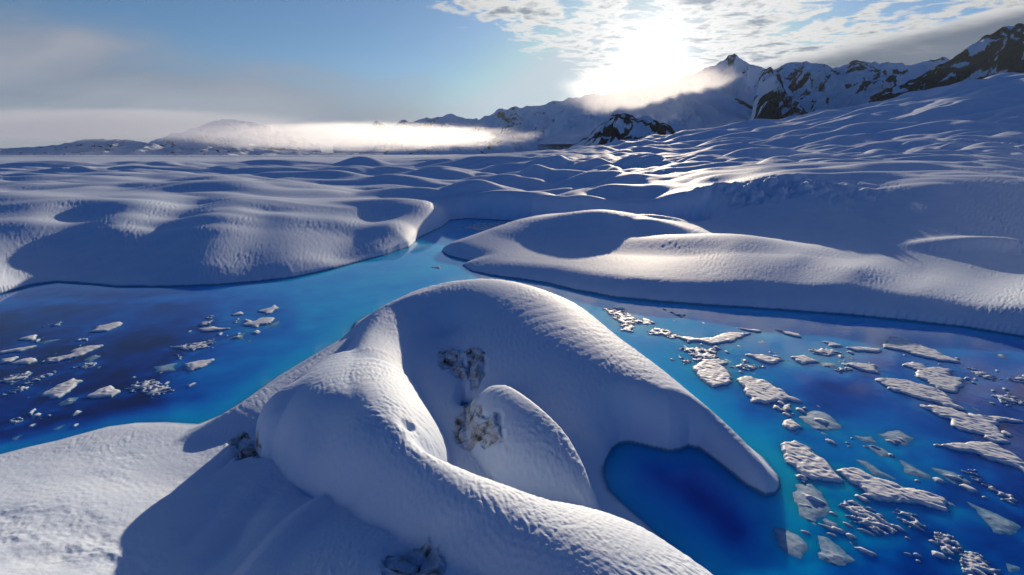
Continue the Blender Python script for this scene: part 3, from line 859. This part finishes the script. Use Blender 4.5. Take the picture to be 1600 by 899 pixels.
# ------------------------------------------------------------------ water
# how deep the melt water looks: 0 pale turquoise shelf .. 1 violet blue deep (px, py, v)
DEPTH = [(0, 470, .62), (90, 460, .6), (250, 465, .55), (400, 455, .45), (520, 430, .3), (600, 410, .22), (680, 375, .15), (740, 355, .12), (820, 348, .15), (700, 410, .12),
         (600, 440, .2), (500, 470, .28), (400, 480, .62), (260, 480, .86), (100, 490, .9), (0, 500, .95), (300, 520, .86), (420, 510, .6), (500, 510, .33), (450, 545, .42), (380, 570, .55), (250, 540, .95), (100, 560, 1.), (0, 600, 1.), (200, 620, 1.),
         (340, 600, .56), (300, 645, .6), (230, 650, .95), (100, 670, 1.), (-200, 600, 1.), (540, 490, .25),
         (870, 455, .15), (950, 480, .2), (920, 500, .2), (1050, 500, .25), (1000, 560, .25), (1100, 530, .35), (1060, 590, .3), (1200, 500, .25), (1350, 510, .35), (1500, 525, .45), (1600, 545, .6),
         (1300, 545, .4), (1400, 580, .75), (1200, 580, .5), (1130, 640, .45), (1180, 630, .7), (1300, 620, .82), (1500, 600, .85), (1600, 640, .95), (1250, 690, .5), (1190, 700, .35), (1350, 690, .6), (1420, 740, .65), (1550, 740, .95),
         (1230, 770, .3), (1210, 830, .4), (1300, 760, .45), (1350, 870, .7), (1450, 850, .85), (1580, 860, .9), (1250, 899, .6),
         (960, 730, .5), (1040, 735, .75), (1100, 770, .9), (1000, 770, .6), (1140, 830, .85), (1060, 820, .6), (1050, 850, .35), (1100, 880, .35), (1150, 890, .6), (1190, 800, .5), (1130, 740, .85)]
wa = np.linspace(-2.3, 2.3, int(700 * QUAL))
wy = np.geomspace(6, 420, int(700 * QUAL))
WA, WY = np.meshgrid(wa, wy)
wx_, wy_ = (WA * WY).ravel(), WY.ravel()
C = np.array([W(p[0], p[1]) + (p[2],) for p in DEPTH])
ca, cl = C[:, 0] / C[:, 1] * 1.6, np.log(C[:, 1])
num = np.zeros(len(wx_))
den = np.zeros(len(wx_))
for i in range(len(C)):
    w = 1.0 / ((wx_ / wy_ * 1.6 - ca[i]) ** 2 + (np.log(wy_) - cl[i]) ** 2 + 0.0015) ** 2
    num += w * C[i, 2]
    den += w
dep = num / den
dnw = np.full(len(wx_), -300.0)
m = wy_ < 110
dnw[m] = poly_sd(wx_[m], wy_[m], FG_W)
dfw = poly_sd(wx_, wy_, FAR_W)
ds = -np.maximum(dnw, dfw)
dep = dep + 0.10 * fbm(wx_ / 9, wy_ / 9, 4, 50) + 0.05 * fbm(wx_ / 3, wy_ / 3, 3, 55)
dep = dep * (1 - 0.10 * smooth(wx_ / wy_, 0.0, 0.2)) * (0.45 + 0.55 * smooth(ds, 0, 4.5))
for pw in FLOE_W[:89]:      # ice keels under the floes make the water round them pale
    P = np.array(pw)
    lo, hi = P.min(0) - 4, P.max(0) + 4
    m = (wx_ > lo[0]) & (wx_ < hi[0]) & (wy_ > lo[1]) & (wy_ < hi[1])
    if m.any():
        sd_ = poly_sd(wx_[m], wy_[m] + 0.6, pw)
        dep[m] = dep[m] - 0.20 * np.exp(-np.maximum(-sd_, 0) / 0.7) * np.clip(0.6 + fbm(wx_[m] / 2, wy_[m] / 2, 3, 58), 0, 1.3)
wm, nt, out = mat('melt_water')
k = NT(nt)
at = k.n('ShaderNodeAttribute', attribute_name='depth').outputs['Fac']
pos = k.n('ShaderNodeNewGeometry').outputs['Position']
dd = k.math('ADD', at, k.math('MULTIPLY', k.math('SUBTRACT', k.noise(pos, 0.5, 5, 0.6, 0.6), 0.5), 0.16))
c = k.ramp(dd, [(0.0, (0.01, 0.62, 0.97)), (0.25, (0.0, 0.43, 0.93)), (0.5, (0.0, 0.24, 0.80)), (0.68, (0.0, 0.12, 0.62)), (0.82, (0.0, 0.05, 0.40)), (0.93, (0.004, 0.016, 0.22)), (1.0, (0.005, 0.007, 0.12))])
b1 = k.noise(pos, 1.3, 3, 0.5)
bp = k.n('ShaderNodeBump', inp={'Strength': 0.05, 'Distance': 0.1, 'Height': b1})
p = k.n('ShaderNodeBsdfPrincipled', inp={'Base Color': c, 'Roughness': 0.05, 'IOR': 1.33, 'Specular IOR Level': 0.5, 'Subsurface Weight': 1.0, 'Subsurface Radius': (0.6, 1.3, 2.0), 'Subsurface Scale': 1.5, 'Normal': bp.outputs[0]})
p.subsurface_method = 'BURLEY'
nt.links.new(p.outputs[0], out.inputs[0])
wV = np.stack([wx_, wy_, np.zeros(len(wx_))], -1)
o = mesh_from('lake_water', wV, grid_faces(*WA.shape), wm, attrs={'depth': dep})
tag(o, 'clear deep blue meltwater of the glacier lake', 'water', kind='structure')


# ------------------------------------------------------------------ mountains
mm, nt, out = mat('mountain_rock_and_snow')
k = NT(nt)
geo = k.n('ShaderNodeNewGeometry')
pos = geo.outputs['Position']
at = k.n('ShaderNodeAttribute', attribute_name='rock').outputs['Fac']
mp = k.n('ShaderNodeMapping', inp={'Vector': pos, 'Scale': (1, 1, 0.45)}).outputs[0]
nz = k.noise(mp, 0.016, 10, 0.72, 0.4)
rk = k.smooth(k.math('ADD', at, k.math('MULTIPLY', k.math('SUBTRACT', nz, 0.5), 1.5)), 0.48, 0.53)
rc = k.ramp(k.noise(pos, 0.05, 6, 0.65), [(0.3, (0.005, 0.006, 0.009)), (0.55, (0.013, 0.014, 0.018)), (0.8, (0.038, 0.036, 0.036))])
c = k.mix(rk, (0.78, 0.83, 0.90, 1), rc)
bp = k.n('ShaderNodeBump', inp={'Strength': 0.8, 'Distance': 12.0, 'Height': nz})
p = k.n('ShaderNodeBsdfPrincipled', inp={'Base Color': c, 'Roughness': 0.9, 'Specular IOR Level': 0.0, 'Normal': bp.outputs[0]})
nt.links.new(p.outputs[0], out.inputs[0])


def mountain(name, label, sil, t, base, rockf, seed, spur=0.22, depth=0.3, nu=360, nv=130, scale=1.0, base_py=None):
    """sil: crest line as (px, py); t: distance of the crest; rockf(px, v, n) -> rockiness"""
    sil = sorted(sil)
    sx = np.array([q[0] for q in sil], float)
    sy = np.array([q[1] for q in sil], float)
    nu_, nv_ = int(nu * (0.5 + QUAL / 2)), int(nv * (0.5 + QUAL / 2))
    u = np.linspace(sx[0], sx[-1], nu_)
    py = np.interp(u, sx, sy)
    km = t / FOCAL
    jag = (ridged(u * km / (190 * scale), u * 0 + seed, 3, seed) - 1.0) * 16 * scale + fbm(u * km / (40 * scale), u * 0, 3, seed + 3) * 4 * scale
    yv = (449.5 - py) / FOCAL
    Uv = yv * CT - ST
    Fv = CT + yv * ST
    zc = CAM_H + Uv * t
    edge = np.clip((zc - base) / 120.0, 0, 1)
    zc = zc + jag * edge
    az = (u - 800) / FOCAL / Fv
    Yc = Fv * t
    vv = np.concatenate([np.linspace(0, 1, nv_), 1 + np.linspace(0, 1, nv_ // 3)[1:] * 0.5])
    VV, AZ = np.meshgrid(vv, az, indexing='ij')
    ZC, YC, UU = np.broadcast_to(zc, VV.shape), np.broadcast_to(Yc, VV.shape), np.broadcast_to(u, VV.shape)
    Yw = YC * (1 - depth * (1 - VV))
    Xw = AZ * Yw
    hh = np.maximum(ZC - base, 1)
    front = np.where(VV <= 1, VV, 1 - (VV - 1) * 1.6)
    s1 = ridged(Xw / (420 * scale), Yw / (900 * scale) + 3, 6, seed + 5) - 1.0
    s2 = fbm(Xw / (90 * scale), Yw / (150 * scale), 4, seed + 9)
    env = np.sin(np.pi * np.clip(VV, 0, 1)) ** 0.8
    Zw = base + hh * (0.35 * front + 0.65 * front ** 1.7) + hh * env * spur * s1 + 8 * scale * env * s2
    Yw = Yw - env * hh * 0.35 * s1
    n = ridged(Xw / (160 * scale) + 5, (Yw + Zw) / (260 * scale), 4, seed + 12) - 1.0
    rock = rockf(UU, VV, n + 0.3 * s1)
    V = np.stack([Xw, Yw, Zw], -1).reshape(-1, 3)
    o = mesh_from(name, V, grid_faces(*VV.shape), mm, attrs={'rock': rock})
    tag(o, label, 'mountain', kind='structure')
    return o


def blob(u, v, cu, cv, ru, rv):
    return np.exp(-(((u - cu) / ru) ** 2 + ((v - cv) / rv) ** 2) * 1.2)


mountain('mountain_range', 'hazy far range of snowy peaks above the fog bank',
         [(520, 226), (545, 214), (570, 204), (588, 189), (600, 194), (612, 197), (634, 187), (643, 190), (655, 186), (670, 185), (686, 180), (706, 179), (725, 183), (748, 188), (765, 180), (778, 171), (790, 172), (802, 168), (815, 169), (835, 164), (860, 160), (880, 156), (905, 153), (928, 146), (940, 150), (975, 146), (1010, 150)],
         6200, 0, lambda u, v, n: 0.18 + 0.45 * n + 0.35 * blob(u, v, 600, .7, 25, .5) + 0.3 * blob(u, v, 650, .6, 40, .5) + .2 * blob(u, v, 792, .75, 22, .4), 101, scale=1.6)
mountain('snow_peak', 'misty snow massif with a pyramid summit right of the sun',
         [(850, 205), (880, 178), (910, 165), (940, 152), (965, 143), (985, 138), (1000, 136), (1020, 132), (1050, 128), (1075, 118), (1100, 108), (1118, 104), (1130, 94), (1141, 86), (1147, 84), (1153, 88), (1163, 94), (1175, 101), (1190, 107), (1215, 116), (1250, 122), (1300, 130)],
         4600, 60, lambda u, v, n: 0.0 + 0.35 * n + 0.55 * blob(u, v, 1147, 1.0, 34, .16) + 0.3 * blob(u, v, 1000, .9, 60, .2), 113, scale=1.2)
mountain('rocky_ridge', 'brown rock band crossing a snow shoulder below the sun',
         [(840, 222), (880, 205), (930, 190), (960, 180), (985, 165), (1005, 156), (1030, 148), (1060, 138), (1075, 136), (1100, 140), (1120, 144), (1145, 150), (1160, 158), (1175, 164), (1195, 167), (1215, 175), (1240, 185), (1270, 196)],
         3300, 60, lambda u, v, n: -0.1 + 0.22 * n + 0.62 * blob(u, v, 1055, .92, 52, .10) + 0.8 * blob(u, v, 1165, .97, 36, .06), 127, scale=0.9, spur=0.12)
mountain('rock_outcrop', 'dark rocky outcrop with snow gullies rising from the glacier',
         [(860, 238), (885, 232), (905, 222), (925, 205), (945, 188), (958, 180), (975, 178), (995, 184), (1012, 181), (1030, 189), (1048, 198), (1058, 210), (1072, 226), (1085, 236)],
         1900, 10, lambda u, v, n: 0.50 + 0.55 * n - 0.35 * blob(u, v, 900, .5, 25, .6), 139, scale=0.42, spur=0.3, nu=260)
mountain('rock_horn', 'black rock horn streaked with snow standing alone mid range',
         [(1150, 215), (1172, 190), (1182, 150), (1186, 122), (1191, 110), (1198, 108), (1203, 105), (1210, 111), (1218, 118), (1228, 132), (1238, 145), (1246, 160), (1262, 176), (1290, 192)],
         2700, 60, lambda u, v, n: 0.45 + 0.5 * n + 0.5 * blob(u, v, 1210, .55, 26, .1) + 0.7 * blob(u, v, 1200, .38, 20, .08) - 0.6 * blob(u, v, 1200, .46, 40, .03), 151, scale=0.5, spur=0.2, nu=240)
mountain('distant_ridge', 'snow and rock ridge along the skyline right of the summit',
         [(1180, 130), (1205, 112), (1225, 102), (1242, 97), (1262, 97), (1280, 99), (1300, 107), (1318, 101), (1335, 95), (1348, 92), (1362, 97), (1375, 99), (1395, 98), (1420, 100), (1440, 97), (1458, 91), (1472, 88), (1484, 93), (1510, 90), (1560, 90)],
         3700, 120, lambda u, v, n: 0.22 + 0.5 * n + 0.35 * blob(u, v, 1335, .7, 22, .3) + 0.55 * blob(u, v, 1400, .8, 26, .25) + .3 * blob(u, v, 1240, .7, 20, .3), 163, scale=0.9)
mountain('dark_mountain', 'big dark rock mountain at the right end of the skyline',
         [(1360, 150), (1385, 140), (1410, 132), (1440, 118), (1465, 104), (1485, 94), (1500, 84), (1515, 72), (1528, 66), (1540, 55), (1558, 47), (1572, 41), (1590, 38), (1620, 40), (1670, 36), (1740, 48), (1850, 40), (2000, 70)],
         2500, 120, lambda u, v, n: 0.72 + 0.55 * n - 0.7 * blob(u, v, 1600, .0, 400, .38), 177, scale=0.6)
mountain('snow_cliff', 'low sunlit snow bluff streaked with rock beyond the left ice plain',
         [(-500, 215), (-300, 222), (-100, 228), (0, 232), (50, 230), (90, 226), (130, 219), (160, 217), (200, 219), (240, 225), (262, 231), (280, 226), (310, 222), (350, 226), (400, 231), (450, 236), (520, 239), (600, 240)],
         3000, 4, lambda u, v, n: 0.16 + 0.6 * n + 0.3 * blob(u, v, 270, .5, 12, .6), 189, scale=0.4, depth=0.12, nu=420)
mountain('cloudy_peak', 'distant snowy mountain with its top in grey cloud',
         [(230, 225), (270, 208), (300, 202), (325, 193), (350, 187), (375, 189), (400, 192), (418, 197), (432, 203), (460, 212), (500, 225)],
         5600, 0, lambda u, v, n: 0.30 + 0.55 * n, 199, scale=1.1)

# ------------------------------------------------------------------ air: haze box and fog
def volume_material(name, color, dens_fn, aniso):
    m, nt, out = mat(name)
    k = NT(nt)
    d = dens_fn(k)
    p = k.n('ShaderNodeVolumePrincipled', inp={'Color': color, 'Anisotropy': aniso})
    k.set(p, 'Density', d)
    nt.links.new(p.outputs[0], out.inputs['Volume'])
    return m


def box(name, x0, x1, y0, y1, z0, z1, m):
    V = [(a, b, c) for c in (z0, z1) for b in (y0, y1) for a in (x0, x1)]
    F = [(0, 2, 3, 1), (4, 5, 7, 6), (0, 1, 5, 4), (1, 3, 7, 5), (3, 2, 6, 7), (2, 0, 4, 6)]
    return mesh_from(name, V, F, m, smooth_shade=False)


HAZE = True
if HAZE:
    hz = volume_material('haze_air', (0.62, 0.80, 1.0, 1), lambda k: 0.000014, 0.2)
    o = box('haze', -26000, 26000, -600, 11000, -5.5, 1000, hz)
    tag(o, 'thin pale air haze over the whole glacier', kind='stuff')


def fog(name, label, px0, px1, pyb, pyt, t, depth, dens, seed, color=(0.97, 0.97, 1.0, 1), aniso=0.3, soft=1.0, nscale=(3.0, 3.0, 1.4), thr=0.42):
    x0, x1 = (px0 - 800) / FOCAL * t, (px1 - 800) / FOCAL * t
    def zz(py):
        yv = (449.5 - py) / FOCAL
        return CAM_H + (yv * CT - ST) * t
    zb, zt = zz(pyb), zz(pyt)
    cx, cy, cz = (x0 + x1) / 2, t, (zb + zt) / 2
    rx, ry, rz = (x1 - x0) / 2, depth / 2, (zt - zb) / 2
    nu, nv = 64, 32
    uu, vv_ = np.meshgrid(np.linspace(0, 2 * np.pi, nu, endpoint=False), np.linspace(1e-4, np.pi - 1e-4, nv))
    def se(c, e):
        return np.sign(c) * np.abs(c) ** e
    X_, Y_, Z_ = se(np.cos(uu), .8) * se(np.sin(vv_), .6), se(np.sin(uu), .8) * se(np.sin(vv_), .6), se(np.cos(vv_), .8)
    V = np.stack([X_ * rx, Y_ * ry, Z_ * rz], -1).reshape(-1, 3)
    i = np.arange(nv - 1)[:, None] * nu
    j = np.arange(nu)[None, :]
    Fc = np.stack([i + j, i + nu + j, i + nu + (j + 1) % nu, i + (j + 1) % nu], -1).reshape(-1, 4)

    def dfn(k):
        oc = k.n('ShaderNodeTexCoord').outputs['Object']
        q = k.n('ShaderNodeVectorMath', operation='MULTIPLY', inp={0: oc, 1: (1 / rx, 1 / ry, 1 / rz)}).outputs[0]
        ln = k.n('ShaderNodeVectorMath', operation='LENGTH', inp={0: q}).outputs['Value']
        fall = k.math('SUBTRACT', 1.0, k.smooth(ln, 0.35, 1.0))
        nn = k.n('ShaderNodeVectorMath', operation='MULTIPLY', inp={0: q, 1: nscale}).outputs[0]
        nn = k.n('ShaderNodeVectorMath', operation='ADD', inp={0: nn, 1: (seed * 1.7, seed * 0.9, seed)}).outputs[0]
        ns = k.noise(nn, 1.0, 4, 0.6, 0.3)
        d = k.smooth(k.math('ADD', k.math('MULTIPLY', fall, 0.55), k.math('SUBTRACT', ns, 0.45)), thr - 0.25, thr + 0.25 * soft)
        d = k.math('MULTIPLY', d, k.math('SUBTRACT', 1.0, k.smooth(ln, 0.62, 0.98)))
        return k.math('MULTIPLY', d, dens)
    m = volume_material(name + '_vapour', color, dfn, aniso)
    o = mesh_from(name, V, Fc, m)
    o.location = (cx, cy, cz)
    tag(o, label, kind='stuff')
    return o


FOG = True
if FOG:
    fog('fog_bank', 'bright low fog bank lying on the far edge of the ice plain', 200, 900, 244, 186, 2500, 800, 0.0034, 2, soft=1.3, thr=0.34, aniso=0.65, nscale=(9, 4, 3.2))
    fog('fog_veil', 'grey fog hanging over the top of the left snow bluff', -250, 620, 231, 165, 2650, 600, 0.0028, 5, thr=0.3, color=(0.78, 0.80, 0.88, 1), aniso=0.2)
    fog('mist', 'glowing mist drifting off the ridge below the sun', 830, 1190, 205, 90, 3000, 500, 0.0022, 9, thr=0.30, aniso=0.5, nscale=(6, 3, 3))
#MORE

# ------------------------------------------------------------------ sky
world = bpy.data.worlds.new('World')
bpy.context.scene.world = world
world.use_nodes = True
nt = world.node_tree
for n in list(nt.nodes):
    nt.nodes.remove(n)
k = NT(nt)
sky = k.n('ShaderNodeTexSky')
sky.sky_type = 'NISHITA'
sky.sun_disc = False
sky.sun_elevation = SUN_EL
sky.sun_rotation = SUN_AZ
sky.altitude = 800
sky.air_density = 1.0
sky.dust_density = 0.6
sky.ozone_density = 2.0

tc = k.n('ShaderNodeTexCoord').outputs['Generated']
sep = k.n('ShaderNodeSeparateXYZ', inp={0: tc})
dx, dy, dz = sep.outputs
yy = k.math('MAXIMUM', dy, 0.05)
Aa = k.math('DIVIDE', dx, yy)
Ee = k.math('DIVIDE', dz, yy)
fwd = k.smooth(dy, 0.05, 0.3)
zz = k.math('ADD', k.math('MAXIMUM', dz, 0.0), 0.05)
cu = k.math('DIVIDE', dx, zz)
cv = k.math('DIVIDE', dy, zz)
plane = k.n('ShaderNodeCombineXYZ', inp={0: cu, 1: cv, 2: 0.0}).outputs[0]
sdv = (math.sin(SUN_AZ) * math.cos(SUN_EL), math.cos(SUN_AZ) * math.cos(SUN_EL), math.sin(SUN_EL))
dot = k.n('ShaderNodeVectorMath', operation='DOT_PRODUCT', inp={0: tc, 1: sdv}).outputs['Value']
ang = k.math('MULTIPLY', k.math('ARCCOSINE', k.math('MINIMUM', dot, 1.0)), 57.2958)
g1 = k.math('EXPONENT', k.math('MULTIPLY', k.math('POWER', k.math('DIVIDE', ang, 1.7), 1.6), -1.0))
g2 = k.math('EXPONENT', k.math('DIVIDE', ang, -7.0))
g3 = k.math('EXPONENT', k.math('DIVIDE', ang, -22.0))
# clear sky
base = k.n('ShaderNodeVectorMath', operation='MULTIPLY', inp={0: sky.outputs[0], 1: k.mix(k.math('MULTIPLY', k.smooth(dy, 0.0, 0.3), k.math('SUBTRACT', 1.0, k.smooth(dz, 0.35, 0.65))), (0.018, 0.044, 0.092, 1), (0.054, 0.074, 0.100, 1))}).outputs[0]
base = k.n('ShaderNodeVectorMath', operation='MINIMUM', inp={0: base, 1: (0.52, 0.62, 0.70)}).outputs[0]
# broken high cloud, upper right
nA = k.noise(plane, 4.6, 8, 0.6, 0.35)
nB = k.noise(plane, 1.1, 5, 0.55, 0.3)
line1 = k.math('SUBTRACT', Ee, k.math('SUBTRACT', 0.172, k.math('MULTIPLY', Aa, 0.42)))
m1 = k.math('MULTIPLY', k.smooth(line1, -0.05, 0.07), k.math('SUBTRACT', 1.0, k.math('MULTIPLY', k.smooth(dz, 0.30, 0.55), 0.93)))
cl1 = k.math('ADD', k.math('MULTIPLY', nA, 0.75), k.math('MULTIPLY', nB, 0.45))
cover = k.math('ADD', cl1, k.math('MULTIPLY', k.math('SUBTRACT', m1, 1.0), 0.32))
cover = k.math('SUBTRACT', cover, k.math('MULTIPLY', k.smooth(Ee, 0.26, 0.42), 0.07))
c1 = k.math('MULTIPLY', k.smooth(cover, 0.50, 0.59), k.math('MULTIPLY', m1, fwd))
thick1 = k.smooth(cover, 0.60, 0.74)
# long grey deck, right
warp = k.math('MULTIPLY', k.math('SUBTRACT', k.noise(plane, 0.6, 5, 0.6), 0.5), 0.06)
line2 = k.math('SUBTRACT', k.math('ADD', k.math('ADD', 0.163, k.math('MULTIPLY', k.math('SUBTRACT', Aa, 0.47), 0.215)), warp), Ee)
m2 = k.math('MULTIPLY', k.math('MULTIPLY', k.smooth(line2, -0.004, 0.012), k.smooth(Aa, 0.40, 0.52)), k.math('MULTIPLY', fwd, k.math('SUBTRACT', 1.0, k.smooth(Aa, 1.6, 3.0))))
rim2 = k.math('SUBTRACT', 1.0, k.smooth(line2, 0.0, 0.03))
strk = k.n('ShaderNodeMapping', inp={'Vector': k.n('ShaderNodeCombineXYZ', inp={0: Aa, 1: Ee, 2: 0.0}).outputs[0], 'Rotation': (0, 0, -0.22), 'Scale': (3, 22, 1)}).outputs[0]
nS = k.noise(strk, 1.2, 6, 0.6, 0.3)
# soft grey bank, left
line3 = k.math('SUBTRACT', k.math('ADD', 0.108, k.math('MULTIPLY', k.math('SUBTRACT', -0.20, Aa), 0.19)), Ee)
strl = k.n('ShaderNodeMapping', inp={'Vector': k.n('ShaderNodeCombineXYZ', inp={0: Aa, 1: Ee, 2: 0.3}).outputs[0], 'Rotation': (0, 0, 0.16), 'Scale': (2.2, 9, 1)}).outputs[0]
nL = k.noise(strl, 1.3, 4, 0.5, 0.4)
m3 = k.smooth(k.math('ADD', line3, k.math('MULTIPLY', k.math('SUBTRACT', nL, 0.5), 0.20)), -0.05, 0.06)
m3 = k.math('MULTIPLY', k.math('MULTIPLY', m3, k.smooth(Aa, 0.02, -0.25)), k.math('MULTIPLY', fwd, 0.86))
glow_w = k.n('ShaderNodeVectorMath', operation='SCALE', inp={0: (1.0, 0.95, 0.87), 'Scale': k.math('ADD', k.math('MULTIPLY', g1, 4.0), k.math('ADD', k.math('MULTIPLY', g2, 0.24), k.math('MULTIPLY', g3, 0.03)))}).outputs[0]
lit1 = k.n('ShaderNodeVectorMath', operation='SCALE', inp={0: (0.97, 0.97, 0.96), 'Scale': k.math('ADD', 0.46, k.math('MULTIPLY', g3, 0.62))}).outputs[0]
dark1 = k.n('ShaderNodeVectorMath', operation='SCALE', inp={0: (0.64, 0.80, 1.0), 'Scale': k.math('ADD', 0.24, k.math('MULTIPLY', g3, 0.25))}).outputs[0]
cc1 = k.mix(thick1, lit1, dark1)
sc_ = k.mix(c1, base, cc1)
cc2 = k.mix(k.math('MULTIPLY', rim2, 0.85), k.ramp(nS, [(0.3, (0.10, 0.135, 0.20)), (0.6, (0.17, 0.20, 0.26)), (0.8, (0.38, 0.37, 0.38))]), (0.80, 0.80, 0.80, 1))
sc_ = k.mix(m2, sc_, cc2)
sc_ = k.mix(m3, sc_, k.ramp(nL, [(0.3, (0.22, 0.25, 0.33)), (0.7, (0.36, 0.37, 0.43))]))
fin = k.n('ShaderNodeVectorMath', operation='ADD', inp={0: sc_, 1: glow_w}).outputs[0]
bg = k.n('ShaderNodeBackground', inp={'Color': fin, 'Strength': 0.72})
wo = k.n('ShaderNodeOutputWorld')
nt.links.new(bg.outputs[0], wo.inputs[0])

sun_dir = Vector((math.sin(SUN_AZ) * math.cos(SUN_EL), math.cos(SUN_AZ) * math.cos(SUN_EL), math.sin(SUN_EL)))
sd = bpy.data.lights.new('sun', 'SUN')
sd.energy = 5.0
sd.angle = math.radians(0.5)
sd.color = (1.0, 0.83, 0.61)
so = bpy.data.objects.new('sun', sd)
so.rotation_euler = (-sun_dir).to_track_quat('-Z', 'Y').to_euler()
so.location = (0, 0, 60)
col.objects.link(so)

# ------------------------------------------------------------------ camera
cd = bpy.data.cameras.new('camera')
cd.sensor_width = 36
cd.lens = 36 * FOCAL / 1600
cd.clip_start = 0.5
cd.clip_end = 60000
co = bpy.data.objects.new('camera', cd)
co.location = (0, 0, CAM_H)
co.rotation_euler = (math.radians(90) - PITCH, 0, 0)
col.objects.link(co)
sc = bpy.context.scene
sc.camera = co
sc.render.engine = 'CYCLES'
sc.view_settings.view_transform = 'Standard'
sc.view_settings.look = 'None'
sc.view_settings.exposure = 0.4
sc.view_settings.gamma = 1
sc.cycles.use_denoising = True
sc.cycles.max_bounces = 6
sc.cycles.diffuse_bounces = 3
sc.cycles.glossy_bounces = 2
sc.cycles.volume_bounces = 3
sc.cycles.volume_step_rate = 1.5
sc.cycles.volume_max_steps = 128
